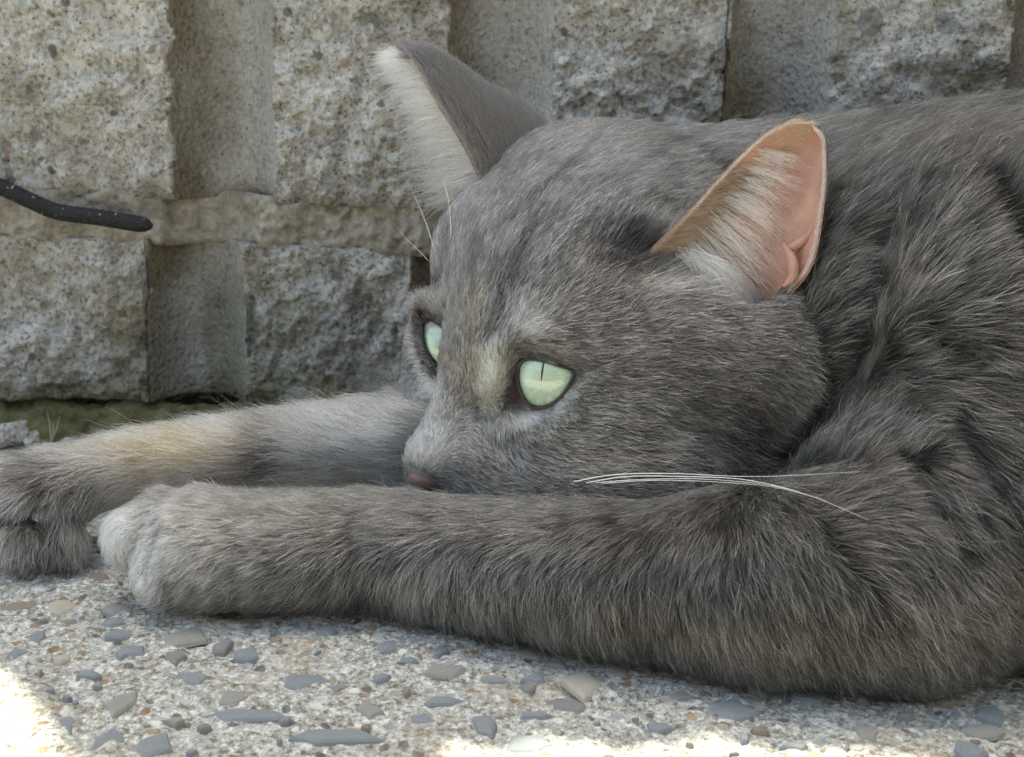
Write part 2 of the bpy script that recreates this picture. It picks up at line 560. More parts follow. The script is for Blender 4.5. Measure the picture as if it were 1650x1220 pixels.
def stone_mesh(seed, mat, round_=0.5):
    r = random.Random(seed)
    nc_ = r.randint(4, 6) if round_ < .6 else 7
    ca = sorted((2 * math.pi * (i + r.uniform(-.32, .32)) / nc_) for i in range(nc_))
    cp = [(math.cos(a) * (1 + r.uniform(-.34, .2)), math.sin(a) * (1 + r.uniform(-.34, .2))) for a in ca]
    ang, rad = [], []
    for i in range(nc_):
        (xa, ya), (xb, yb) = cp[i], cp[(i + 1) % nc_]
        for q in (0.06, 0.5, 0.94) if round_ < .6 else (0.2, 0.5, 0.8):
            x, y = xa + (xb - xa) * q, ya + (yb - ya) * q
            ang.append(math.atan2(y, x))
            rad.append(math.hypot(x, y) * (1 + r.uniform(-.05, .05)))
    nb = len(ang)
    Vv = []
    for f, h in ((1.08, -2.2), (1.0, -0.75), (0.82, 0.15), (0.5, 0.42)):
        for a, q in zip(ang, rad):
            Vv.append((f * q * math.cos(a), f * q * math.sin(a), h + (r.uniform(-.07, .07) if h > 0 else 0)))
    Vv.append((r.uniform(-.1, .1), r.uniform(-.1, .1), 0.52))
    Ff = []
    for l in range(3):
        for i in range(nb):
            Ff.append((l * nb + i, l * nb + (i + 1) % nb, (l + 1) * nb + (i + 1) % nb, (l + 1) * nb + i))
    for i in range(nb):
        Ff.append((3 * nb + i, 3 * nb + (i + 1) % nb, 4 * nb))
    me = bpy.data.meshes.new('stone')
    me.from_pydata(Vv, [], Ff)
    me.materials.append(mat)
    return me


SMESH = {k: [stone_mesh(i * 7 + ord(k), m_, 0.8 if k == 'r' else 0.3) for i in range(14)] for k, m_ in SM.items()}
placed = []


def stone(x, y, rx, ry, rot, kind, hz=None, i=None):
    me = SMESH[kind][random.randrange(14) if i is None else i]
    o = bpy.data.objects.new('stone', me)
    COL.objects.link(o)
    o.location = (x / 1000, y / 1000, 0.0)
    o.scale = (rx / 1000, ry / 1000, (hz or 0.65) / 1000)
    o.rotation_euler = (random.uniform(-.06, .06), random.uniform(-.06, .06), rot)
    o.parent = slab
    placed.append((x, y, max(rx, ry)))


for u, v, wpx, hpx, k in [(298, 1020, 84, 38, 'g'), (310, 1090, 70, 22, 'b'), (486, 1095, 82, 24, 'b'), (550, 1107, 34, 14, 'b'), (398, 1053, 50, 20, 'b'), (212, 1047, 40, 24, 'b'), (283, 1056, 38, 22, 'd'),
    (545, 1183, 135, 28, 'b'), (400, 1150, 130, 24, 'b'), (250, 1197, 80, 36, 'b'), (175, 1190, 60, 34, 'b'), (200, 1130, 55, 40, 'g'), (375, 1122, 60, 24, 'g'), (598, 1142, 54, 40, 'g'), (490, 1003, 26, 22, 'b'), (524, 1014, 34, 18, 'b'), (190, 980, 55, 20, 'g'), (185, 1000, 50, 14, 'b'), (62, 1023, 32, 18, 'b'), (190, 1020, 56, 14, 'b'),
    (624, 1041, 34, 26, 'b'), (716, 1080, 72, 30, 'g'), (656, 1063, 36, 14, 'b'), (710, 1045, 28, 18, 'b'), (740, 1042, 20, 10, 'r'), (850, 1050, 80, 24, 'g'), (900, 1070, 40, 24, 'd'), (860, 1090, 48, 24, 'b'), (800, 1095, 50, 12, 'b'), (850, 1105, 50, 18, 'd'), (940, 1098, 100, 40, 'f'), (915, 1135, 70, 26, 'd'), (1000, 1080, 50, 26, 'g'),
    (710, 1128, 72, 14, 'b'), (655, 1113, 18, 14, 'r'), (680, 1158, 56, 18, 'b'), (780, 1162, 56, 32, 'b'), (850, 1195, 90, 40, 'b'), (930, 1192, 60, 18, 'b'), (860, 1150, 60, 14, 'b'), (1100, 1120, 60, 22, 'd'), (1180, 1140, 110, 30, 'b'), (1300, 1113, 84, 36, 'b'), (1390, 1120, 36, 14, 'b'), (1220, 1110, 40, 16, 'd'),
    (1600, 1147, 62, 34, 'b'), (1395, 1178, 50, 22, 'g'), (1560, 1205, 60, 26, 'b'), (1580, 1175, 70, 24, 'g'), (1225, 1175, 34, 10, 'r'), (1060, 1170, 50, 14, 'b'), (1045, 1080, 18, 9, 'r'), (160, 930, 34, 16, 'r'), (225, 955, 44, 22, 'f'), (100, 975, 60, 22, 'f'), (40, 975, 60, 16, 'r'), (1285, 1200, 60, 14, 'b'), (1460, 1150, 30, 12, 'd'), (1520, 1130, 26, 10, 'r'), (460, 1160, 24, 12, 'd'),
    (100, 1060, 30, 16, 'f'), (140, 1085, 40, 14, 'b'), (330, 1170, 40, 14, 'd'), (30, 1050, 40, 14, 'b'), (600, 1010, 20, 8, 'r'), (580, 1035, 30, 10, 'g'), (445, 1030, 24, 10, 'r'), (590, 1170, 22, 10, 'r')]:
    p = on_z(u, v, 0)
    d = (p - CAM) @ FW
    rx = wpx * d / FPX / 2
    ry = hpx * d / FPX / 2 / max((CAM[2]) / np.linalg.norm(p - CAM), 0.2)
    stone(p[0], p[1], rx, ry, random.uniform(-.15, .15), k)
tries = 0
while len(placed) < 260 and tries < 6000:
    tries += 1
    x, y = random.uniform(-205, 140), random.uniform(212, 345)
    r = random.choice([0.9, 1.1, 1.3, 1.6, 2.2, 3.0])
    if all((x - a) ** 2 + (y - b) ** 2 > (c + r + 1.2) ** 2 for a, b, c in placed):
        stone(x, y, r * random.uniform(.9, 1.7), r * random.uniform(.7, 1.1), random.uniform(0, 3), random.choice('bbbbgggddrff'))

# ---- moss and dirt along the wall's foot
m = N('moss_green')
n1 = m.noise(500, 4, 0.7)
c = m.ramp(m.noise(110, 4, 0.65), [(0.3, (0.06, 0.045, 0.024)), (0.5, (0.13, 0.125, 0.05)), (0.7, (0.20, 0.19, 0.09))])
c = m.mix(m.map(n1, 0.55, 0.72, 0, 0.75), c, (0.22, 0.19, 0.11))
m.t.links.new(c, m.b.inputs['Base Color'])
m.b.inputs['Roughness'].default_value = 1.0
m.t.links.new(m.bump(n1, 1.0, 0.0015), m.b.inputs['Normal'])
xs, ts = np.linspace(-330, 330, 560), np.linspace(0, 1, 26)
X, T = np.meshgrid(xs, ts, indexing='ij')
P = np.stack([X.ravel(), T.ravel() * 20, 0 * X.ravel()], 1)
h = 15.0 * np.sin(np.clip(P[:, 1] / 20, 0, 1) * math.pi * 0.5) ** 1.2
rough = 1.6 * fbm(P / 5, 3, 950) + 1.1 * fbm(P / 1.8, 2, 960)
wd, _, wh = worley(P / 3.5, 970)
y = WY - 12 + P[:, 1] + 2.4 * vnoise(P / 14, 980)
Vm = np.stack([P[:, 0], y - rough * 0.5, h * (0.85 + 0.2 * vnoise(P / 20, 990)) + rough * 0.6 + (0.5 - wd) * 1.6 - 0.8], 1)
I = np.arange(len(P)).reshape(X.shape)
moss = mesh_obj('moss', Vm, np.stack([I[:-1, :-1], I[1:, :-1], I[1:, 1:], I[:-1, 1:]], -1).reshape(-1, 4), m.m)
tag(moss, 'dark green moss and dirt packed along the foot of the wall', 'moss', kind='stuff')

# crumbs of broken concrete at the foot
def chunk(seed, s):
    Vv, Ff = [], []
    na, nb = 14, 22
    for i in range(na + 1):
        th = math.pi * i / na
        for j in range(nb):
            p = 2 * math.pi * j / nb
            Vv.append((math.sin(th) * math.cos(p), math.sin(th) * math.sin(p), math.cos(th)))
    Vv = np.array(Vv)
    q = Vv + seed
    Vv = Vv * (1 + 0.28 * fbm(q * 1.3, 3, 40) + 0.10 * fbm(q * 6, 2, 41))[:, None]
    Vv = np.clip(Vv, -0.82, 0.82) * np.array([s * 1.25, s * 0.9, s * 0.8])
    for i in range(na):
        for j in range(nb):
            Ff.append((i * nb + j, (i + 1) * nb + j, (i + 1) * nb + (j + 1) % nb, i * nb + (j + 1) % nb))
    return Vv, Ff


for u, v, s, lab in ((14, 692, 6.5, 'largest rough grey concrete chunk at the left end of the mossy wall foot'), (52, 708, 3.6, 'rough concrete chunk between the largest chunk and the dry grass blades'), (112, 700, 3.0, 'small rough concrete chunk right of the dry grass blades by the far foreleg')):
    p = on_y(u, v, 428)
    o = mesh_obj('concrete_chunk', *chunk(u, s), BLOCK)
    o.location = (p[0] / 1000, 0.428, s * 0.6 / 1000)
    o.rotation_euler = (0.2, 0.1, u * 0.7)
    tag(o, lab, 'concrete chunk', 'concrete chunks at the foot of the wall')

# dry grass blades standing in the moss
gm_ = simple('dry_grass', (0.42, 0.40, 0.30), 0.7).m
grass = bpy.data.objects.new('grass_tuft', None)
COL.objects.link(grass)
gb = on_y(82, 712, 428)
grass.location = (gb[0] / 1000, 0.428, 0.004)
tag(grass, 'few dry pale grass blades standing in the moss behind the far foreleg', 'grass')
for du, dv in ((-6, -48), (14, -40), (4, -30)):
    e = on_y(82 + du, 712 + dv, 426)
    Pb = spline([gb, gb * 0.5 + e * 0.5 + np.array([0.4, 0, 0]), e], 8)
    Vv, Ff = tube(Pb - np.array([gb[0], 428, 4]), 0.45 * (1 - 0.8 * np.linspace(0, 1, 8)), 5)
    b = mesh_obj('blade', Vv, Ff, gm_, grass)

# ---- the black cord hanging in front of the wall
m = N('black_cord')
br = m.n('ShaderNodeTexVoronoi', {'Vector': m.n('ShaderNodeMapping', {'Vector': m.n('ShaderNodeTexCoord').outputs['UV'], 'Scale': (60, 10, 1)}).outputs[0], 'Scale': 1.0})
m.b.inputs['Base Color'].default_value = (0.014, 0.014, 0.015, 1)
m.b.inputs['Roughness'].default_value = 0.7
c = m.mix(m.map(m.noise(900, 1, 0.4), 0.72, 0.76), (0.009, 0.009, 0.010), (0.30, 0.30, 0.29))
m.t.links.new(c, m.b.inputs['Base Color'])
m.t.links.new(m.bump(m.vor(900), 0.8, 0.0006), m.b.inputs['Normal'])
Pc = spline([on_y(u, v, y) for u, v, y in ((-700, 150, 425), (-400, 190, 432), (-120, 256, 436), (0, 301, 438), (50, 324, 438.5), (92, 341, 439), (150, 349, 439), (200, 357, 438.5), (246, 364, 438))], 90)
t = np.linspace(0, 1, 90)
rr = 2.9 * np.ones(90)
rr[-6:] = [2.85, 2.75, 2.55, 2.2, 1.6, 0.7]
seg = 16
T = nrm(np.gradient(Pc, axis=0))
Vv, Ff = [], []
for i in range(90):
    a = nrm(np.cross(T[i], np.array([0, 1.0, 0])))
    b = np.cross(T[i], a)
    for k in range(seg):
        th = 2 * math.pi * k / seg
        rib = 1 + 0.05 * math.cos(i * 3.14159 + k * 3.14159)
        Vv.append(Pc[i] + a * rr[i] * rib * math.cos(th) + b * rr[i] * 0.75 * rib * math.sin(th))
for i in range(89):
    for k in range(seg):
        k2 = (k + 1) % seg
        Ff.append((i * seg + k, (i + 1) * seg + k, (i + 1) * seg + k2, i * seg + k2))
Ff.append(tuple(89 * seg + k for k in range(seg)))
cord = mesh_obj('cord', Vv, Ff, m.m)
tag(cord, 'black woven cord hanging in front of the concrete wall', 'cord')
# ================================================================== THE CAT: sculpted as one signed distance field (mm)
HF = np.array([-0.670, -0.397, 0.627])
HL = np.array([0.742, -0.349, 0.572])
HU = np.cross(HF, HL)
HK = 1.07
HO = np.array([14.67, 11.13, -337.2]) * HK


def cam2w(v):
    return RT * v[0] + UP * v[1] - FW * v[2]


HFw, HLw, HUw = cam2w(HF), cam2w(HL), cam2w(HU)
HOw = CAM + cam2w(HO)
HB = np.stack([HFw, HLw, HUw])          # rows: local axes in world


def hd(x, y, z):
    return HOw + HK * (x * HFw + y * HLw + z * HUw)


OPS = []


def E_(c, r, basis=None, k=8, sub=False, rid=0):
    OPS.append(('e', np.asarray(c, float), np.asarray(r, float), basis, k, sub, rid))


def C_(a, b, ra, rb, k=8, sub=False, rid=0):
    OPS.append(('c', np.asarray(a, float), np.asarray(b, float), (ra, rb), k, sub, rid))


def chain(pts, rs, k=6, sub=False, rid=0):
    for i in range(len(pts) - 1):
        C_(pts[i], pts[i + 1], rs[i], rs[i + 1], k if i == 0 else 0.3, sub, rid)


def prim(op, P):
    if op[0] == 'e':
        q = P - op[1]
        if op[3] is not None:
            q = q @ op[3].T
        k0 = np.linalg.norm(q / op[2], axis=1)
        k1 = np.linalg.norm(q / op[2] ** 2, axis=1) + 1e-9
        return k0 * (k0 - 1) / k1
    a, b = op[1], op[2]
    ra, rb = op[3]
    ab = b - a
    t = np.clip(((P - a) @ ab) / (ab @ ab), 0, 1)
    return np.linalg.norm(P - a - t[:, None] * ab, axis=1) - (ra + (rb - ra) * t)


def sdf(P, ids=False):
    d = np.full(len(P), 1e3)
    best = np.full(len(P), 1e3)
    rid = np.zeros(len(P), int)
    for op in OPS:
        e = prim(op, P)
        k = op[4]
        if op[5]:
            h = np.maximum(k - np.abs(d + e), 0) / k
            d = np.maximum(d, -e) + h * h * k * 0.25
        else:
            h = np.maximum(k - np.abs(d - e), 0) / k
            d = np.minimum(d, e) - h * h * k * 0.25
            m = e < best
            best = np.where(m, e, best)
            rid = np.where(m, op[6], rid)
    for cen, ex, ey, ez, poly in EYES:            # palpebral openings
        q = P - cen
        n = np.linalg.norm(q, axis=1)
        m = n < 22
        if m.any():
            x, y, z = q[m] @ ex, q[m] @ ey, q[m] @ ez
            zz = np.maximum(z, 1e-3)
            s = polysdf(np.stack([x / zz, y / zz], 1), poly) * n[m] * 0.8
            s = np.where(z < 1, 20, s)
            c = np.maximum(s, (EYE_R - 2.0) - n[m])
            c2 = np.maximum(s - 2.2, (EYE_R + 1.15) - n[m])
            hh = np.maximum(2.5 - np.abs(d[m] + c2), 0) / 2.5
            d[m] = np.maximum(d[m], -c2) + hh * hh * 2.5 * 0.25
            d[m] = np.maximum(d[m], -c)
    return (d, rid) if ids else d


def polysdf(p, poly):
    d = np.full(len(p), 1e9)
    sgn = np.ones(len(p))
    n = len(poly)
    for i in range(n):
        a, b = poly[i], poly[i - 1]
        e = b - a
        w_ = p - a
        t = np.clip((w_ @ e) / (e @ e), 0, 1)
        d = np.minimum(d, ((w_ - t[:, None] * e) ** 2).sum(1))
        c1 = p[:, 1] >= a[1]
        c2 = p[:, 1] < b[1]
        c3 = e[0] * w_[:, 1] > e[1] * w_[:, 0]
        flip = (c1 & c2 & c3) | (~c1 & ~c2 & ~c3)
        sgn = np.where(flip, -sgn, sgn)
    return sgn * np.sqrt(d)


# ---- eyes: ball centre, gaze frame and lid outline (as directions from the ball centre)
EYE_R = 11.0
EYES = []


def eye_setup(cen, pupil_px, outline):
    def hit(u, v):
        r = nrm(at(u, v, 1.0) - CAM)
        oc = CAM - cen
        b = oc @ r
        c = oc @ oc - (EYE_R + 0.6) ** 2
        disc = max(b * b - c, 0.0)
        return CAM + r * (-b - math.sqrt(disc))
    ez = nrm(hit(*pupil_px) - cen)
    ex = nrm(np.cross(HUw, ez))
    ey = np.cross(ez, ex)
    pts = spline(np.array([hit(*p) for p in outline] + [hit(*outline[0])]), 48)[:-1]
    q = pts - cen
    poly = np.stack([(q @ ex) / (q @ ez), (q @ ey) / (q @ ez)], 1)
    EYES.append((cen, ex, ey, ez, poly))


NEAR_EYE = at(884, 607, 334)
NEAR_LID = [(836, 592), (842, 583), (856, 579), (878, 583), (902, 590), (924, 600), (917, 620), (903, 640), (885, 653), (866, 657), (850, 650), (840, 632), (835, 612)]
FAR_EYE = at(726, 556, 361)
FAR_LID = [(683, 520), (690, 515), (705, 522), (722, 535), (735, 550), (742, 575), (738, 595), (722, 596), (706, 588), (694, 575), (686, 560), (682, 540)]
eye_setup(NEAR_EYE, (873, 604), NEAR_LID)
eye_setup(FAR_EYE, (722, 565), FAR_LID)

R_HEAD, R_NARM, R_FARM, R_BODY = 0, 1, 2, 3
def trace(u, v):
    r = nrm(at(u, v, 1.0) - CAM)
    t = 230.0
    for _ in range(60):
        d = sdf((CAM + r * t)[None])[0]
        if d < 0.05:
            break
        t += d * 0.8
    return CAM + r * t


def on_s(u, v, off=0.0):
    p = trace(u, v)
    return p + nrm(p - CAM) * off


# ---- torso, neck
E_((205, 372, 66), (180, 58, 72), k=10, rid=R_BODY)
E_((330, 360, 62), (110, 66, 66), k=30, rid=R_BODY)
E_(at(1545, 570, 337), (48, 32, 54), k=22, rid=R_BODY)        # side of the shoulder
E_(at(1440, 660, 331), (24, 20, 34), k=22, rid=R_BODY)        # ruff below the neck
E_((115, 362, 56), (62, 48, 58), k=25, rid=R_BODY)            # shoulder and upper arm
E_((60, 382, 61), (78, 45, 58), k=25, rid=R_BODY)            # neck and chest
E_((20, 375, 35), (50, 40, 35), k=20, rid=R_BODY)
C_((420, 330, 30), (430, 250, 20), 28, 16, k=20, rid=R_BODY)   # folded hind leg
chain([(430, 380, 40), (450, 320, 16), (400, 262, 14), (300, 250, 13)], [16, 13, 11, 8], 12, rid=R_BODY)   # tail lying round the flank
E_((190, 324, 40), (72, 50, 44), k=20, rid=R_BODY)
E_((140, 307, 36), (54, 38, 40), k=24, rid=R_BODY)
E_((150, 322, 70), (60, 40, 52), k=30, rid=R_BODY)
# ---- near foreleg
def onz(u, v, rpx, fur):
    d = 320.
    for _ in range(6):
        r = rpx * d / FPX
        p = on_z(u, v, r)
        d = (p - CAM) @ FW
    return p + np.array([0, 0, -fur * 0.15]), r - fur * 0.5
NA = [onz(*a) for a in ((330, 882, 97, 3.5), (430, 886, 97, 4), (600, 879, 102, 5), (800, 903, 118, 7), (1000, 920, 138, 8), (1250, 930, 150, 9), (1440, 945, 142, 9))]
chain([a[0] for a in NA], [a[1] for a in NA], 6, rid=R_NARM)
C_(NA[-1][0], (130, 350, 72), NA[-1][1], 32, k=18, rid=R_NARM)
C_(NA[-2][0], (175, 294, 33), NA[-2][1] * 0.95, 31, k=22, rid=R_BODY)      # elbow running into the flank
# paw: metacarpals and toes
dz = (NA[0][0] - CAM) @ FW
E_(at(315, 882, dz), (14, 14, 11.5), k=8, rid=R_NARM)
for a, b, ra, rb in (((292, 912, dz - 7), (264, 922, dz - 8), 8.8, 7.8), ((268, 848, dz + 4), (222, 866, dz + 1), 9.4, 8.4),
                     ((290, 872, dz + 16), (262, 890, dz + 15), 8.0, 6.5), ((310, 868, dz + 22), (285, 885, dz + 24), 8.0, 7)):
    C_(at(*a), at(*b), ra, rb, k=2.0, rid=R_NARM)
# ---- far foreleg
FA = [(at(760, 690, 365), 15), (at(560, 712, 362), 10.5), (at(380, 724, 360), 8.2), (at(250, 742, 357), 8.0), (at(120, 775, 352), 8.5)]
chain([a[0] for a in FA], [a[1] for a in FA], 6, rid=R_FARM)
E_(at(60, 790, 348), (16, 11, 9), k=6, rid=R_FARM)
for a, b, ra, rb in (((90, 825, 344), (95, 866, 341), 6.5, 6.0), ((45, 815, 342), (45, 868, 339), 6.5, 6.0), ((0, 812, 344), (-5, 862, 341), 6.5, 6.0), ((-40, 805, 346), (-50, 855, 344), 6.5, 6)):
    C_(at(*a), at(*b), ra, rb, k=3, rid=R_FARM)
# ---- head
def H(c, r, k=8, sub=False, px=None):
    E_(hd(*c), np.asarray(r, float) * HK, HB, k, sub, R_HEAD)
def HC(a, b, ra, rb, k=6, sub=False):
    C_(a, b, ra, rb, k, sub, R_HEAD)
H((-18, 0, 12), (44, 37, 33))
H((8, 2, 0), (31, 31, 27), 12)
H((-4, 27, -14), (32, 21, 24), 12)
H((-4, -27, -14), (32, 21, 24), 12)
H((10, 0, -26), (28, 22, 14), 10)
HC(at(812, 450, 346), at(776, 575, 338), 11, 8.0, 10)          # bridge
HC(at(776, 575, 338), at(694, 738, 334), 8.0, 5.2, 4)
HC(at(694, 738, 334), at(684, 758, 334), 5.2, 4.4, 4)
# heavy cheek, jaw angle, brow and nape, as one sees them from the near side
E_(at(1130, 590, 344), (40, 27, 25), np.stack([RT, -FW, UP]), 14, False, R_HEAD)
E_(at(1000, 690, 340), (34, 20, 15), np.stack([RT, -FW, UP]), 12, False, R_HEAD)
E_(at(1200, 480, 356), (30, 27, 30), np.stack([RT, -FW, UP]), 14, False, R_HEAD)
E_(at(812, 410, 364), (19, 19, 20), np.stack([RT, -FW, UP]), 12, False, R_HEAD)
E_(at(940, 300, 381), (30, 24, 17), np.stack([RT, -FW, UP]), 12, False, R_HEAD)
E_(at(1000, 355, 385), (42, 30, 20), np.stack([RT, -FW, UP]), 16, False, R_HEAD)
E_(at(800, 738, 338), (19, 12, 11), np.stack([RT, -FW, UP]), 8, False, R_HEAD)    # near muzzle
E_(at(1010, 770, 336), (44, 19, 15), np.stack([RT, -FW, UP]), 12, False, R_HEAD)   # jaw resting on the foreleg
E_(at(700, 640, 362), (8, 10, 12), np.stack([RT, -FW, UP]), 8, False, R_HEAD)   # far cheek
H((37, 8, -21), (12, 8, 8.5), 5)                             # whisker pads
H((34, -7, -20), (11, 7.5, 8), 5)
H((38, 0, -31), (9, 8, 7), 5)
for c in (NEAR_EYE, FAR_EYE):                                   # lids wrap the balls
    E_(c, (EYE_R + 1.5,) * 3, None, 5, False, R_HEAD)
C_(at(846, 548, 330), at(940, 585, 333), 4, 4, 6, rid=R_HEAD)    # brow ridge over the near eye
C_(at(690, 500, 352), at(720, 520, 350), 4, 4, 6, rid=R_HEAD)
# ---- near ear: hollow behind the opening
def carve(pts, r, k=4, off=0):
    q = [on_s(u, v, o) for u, v, o in pts]
    chain(q, [r] * len(q) if np.isscalar(r) else r, k, True, R_HEAD)
def ridge(pts, r, k=4):
    q = [on_s(u, v, o) for u, v, o in pts]
    chain(q, [r] * len(q) if np.isscalar(r) else r, k, False, R_HEAD)
ridge([(835, 560, 1.5), (880, 562, 1.0), (935, 585, 2.0)], 3.2, 5)               # brow over the near eye
ridge([(835, 684, 2.6), (880, 675, 2.4), (930, 638, 2.4)], 3.0, 7)              # lower lid
ridge([(800, 580, 2.2), (792, 630, 2.2)], 2.6, 5)
carve([(821, 615, 0.4), (813, 640, 0.3), (800, 668, -.6)], [1.1, 1.6, 1.2], 3)   # inner corner of the near eye
chain([at(1285, 290, 327), at(1245, 370, 325), at(1205, 430, 325)], [6, 11, 11], 3, True)
# ---- creases
carve([(985, 375, -6.5), (1035, 405, -6)], 8, 8)                               # hollow before the near ear
carve([(1400, 400, -1), (1392, 480, -2), (1372, 570, -2.5), (1330, 650, -2.5), (1265, 735, -2)], [4, 6, 7, 7, 5], 8)
chain([on_s(268, 840, -.6), on_s(240, 885, -.6), on_s(232, 930, -.6)], [0.6, 1.5, 1.2], 2, True)
carve([(-40, 835, -1), (60, 832, -1), (150, 838, -1)], [2.2, 2.5, 2.2], 3)      # the far paw's curled toes
carve([(1452, 310, -1), (1425, 400, -1), (1400, 450, -1)], [2, 3, 3], 5)
carve([(1600, 300, -.5), (1630, 380, -.5), (1652, 470, -.5)], [2, 3, 3], 5)
carve([(1470, 545, -.5), (1560, 575, -.5), (1660, 620, -.5)], [1.5, 2.2, 2.2], 5)
carve([(1440, 745, -.5), (1500, 810, -.5), (1545, 930, -.5)], [1.5, 2.4, 2], 5)
carve([(1520, 680, -.5), (1590, 770, -.5), (1640, 900, -.5)], [1.5, 2.6, 2], 5)
def surface(lo, hi, h):
    lo, hi = np.asarray(lo, float), np.asarray(hi, float)
    n = np.ceil((hi - lo) / h).astype(int) + 1
    n = (n + 7) // 8 * 8 + 1
    cs = 8
    ax = [lo[i] + h * np.arange(n[i]) for i in range(3)]
    cax = [a[::cs] for a in ax]
    G = np.stack(np.meshgrid(*cax, indexing='ij'), -1).reshape(-1, 3)
    cd_ = sdf(G).reshape([len(a) for a in cax])
    near = np.abs(cd_) < cs * h * 1.6 + 4
    val = np.repeat(np.repeat(np.repeat(np.where(cd_ < 0, -50., 50.), cs, 0), cs, 1), cs, 2)[:n[0], :n[1], :n[2]].astype(np.float32)
    msk = np.zeros(n, bool)
    idx = np.argwhere(near)
    for i, j, k in idx:
        a, b, c = max(i * cs - 4, 0), max(j * cs - 4, 0), max(k * cs - 4, 0)
        msk[a:i * cs + 5, b:j * cs + 5, c:k * cs + 5] = True
    I = np.argwhere(msk)
    val[msk] = sdf(lo + I * h)
    # naive surface nets
    ins = val < 0
    m = n - 1
    cnt = np.zeros(m, np.int8)
    for dx in (0, 1):
        for dy in (0, 1):
            for dz_ in (0, 1):
                cnt += ins[dx:dx + m[0], dy:dy + m[1], dz_:dz_ + m[2]]
    act = (cnt > 0) & (cnt < 8)
    cid = np.full(m, -1, np.int64)
    A = np.argwhere(act)
    cid[act] = np.arange(len(A))
    acc = np.zeros((len(A), 3))
    num = np.zeros(len(A))
    cor = [(a, b, c) for a in (0, 1) for b in (0, 1) for c in (0, 1)]
    for p in cor:
        for q in cor:
            if sum(abs(np.array(p) - np.array(q))) == 1 and p < q:
                va = val[A[:, 0] + p[0], A[:, 1] + p[1], A[:, 2] + p[2]]
                vb = val[A[:, 0] + q[0], A[:, 1] + q[1], A[:, 2] + q[2]]
                x = (va < 0) != (vb < 0)
                t = np.where(x, va / np.where(x, va - vb, 1), 0)
                pt = np.array(p) + t[:, None] * (np.array(q) - np.array(p))
                acc[x] += pt[x]
                num += x
    V = lo + h * (A + acc / np.maximum(num, 1)[:, None])
    quads = []
    for d in range(3):
        e1, e2 = [(1, 2), (2, 0), (0, 1)][d]
        s0 = [slice(1, -1)] * 3
        s0[d] = slice(0, -1)
        s1 = list(s0)
        s1[d] = slice(1, None)
        a, b = ins[tuple(s0)], ins[tuple(s1)]
        for sg, cond in ((0, a & ~b), (1, ~a & b)):
            L = np.argwhere(cond)
            for x in range(3):
                if x != d:
                    L[:, x] += 1
            u1 = np.eye(3, dtype=int)[e1]
            u2 = np.eye(3, dtype=int)[e2]
            c0, c1, c2, c3 = L, L - u1, L - u1 - u2, L - u2
            Q = np.stack([cid[c[:, 0], c[:, 1], c[:, 2]] for c in (c0, c1, c2, c3)], 1)
            quads.append(Q if sg == 0 else Q[:, ::-1])
    F = np.vstack(quads)
    F = F[(F >= 0).all(1)]
    return V, F


def grad(P, e=0.25):
    K = np.array([[1, -1, -1], [-1, -1, 1], [-1, 1, -1], [1, 1, 1]], float)
    g = 0
    for k in K:
        g = g + k * sdf(P + k * e)[:, None]
    return nrm(g)


V, F = surface((-140, 180, -6), (470, 450, 160), 1.5)
for _ in range(2):
    V = V - np.clip(sdf(V), -1, 1)[:, None] * grad(V)
# ---- ears: thin curved shells between two rims
def ear_shell(A, B, bulge, nt=34, ns=22, thick=1.1):
    """A,B rims (mm) base->tip; bulge(t) vector; returns grid (nt,ns,3)"""
    A, B = spline(A, nt), spline(B, nt)
    s = np.linspace(0, 1, ns)
    G = np.zeros((nt, ns, 3))
    for i in range(nt):
        t = i / (nt - 1)
        G[i] = A[i] + (B[i] - A[i]) * s[:, None] + bulge(t)[None, :] * (4 * s * (1 - s))[:, None] ** 0.8
    return G


def grid_normals(G):
    du = np.gradient(G, axis=0)
    dv = np.gradient(G, axis=1)
    return nrm(np.cross(du, dv))


def shell_mesh(name, G, thick, mats, parent):
    nt, ns = G.shape[:2]
    Nn = grid_normals(G)
    taper = np.ones((nt, ns))
    taper[:, 0] = taper[:, -1] = 0.25
    taper[-1] = 0.25
    V1 = (G + Nn * (thick * 0.5 * taper)[..., None]).reshape(-1, 3)
    V2 = (G - Nn * (thick * 0.5 * taper)[..., None]).reshape(-1, 3)
    F_ = []
    n = nt * ns
    for i in range(nt - 1):
        for j in range(ns - 1):
            a = i * ns + j
            F_.append((a, a + 1, a + ns + 1, a + ns))
            F_.append((n + a, n + a + ns, n + a + ns + 1, n + a + 1))
    rim = [i * ns for i in range(nt)] + [(nt - 1) * ns + j for j in range(1, ns)] + [i * ns + ns - 1 for i in range(nt - 2, -1, -1)] + [j for j in range(ns - 2, 0, -1)]
    for a, b in zip(rim, rim[1:] + rim[:1]):
        F_.append((a, n + a, n + b, b))
    o = mesh_obj(name, np.vstack([V1, V2]), F_, mats, parent)
    return o


def NE(t, s=None):
    return None


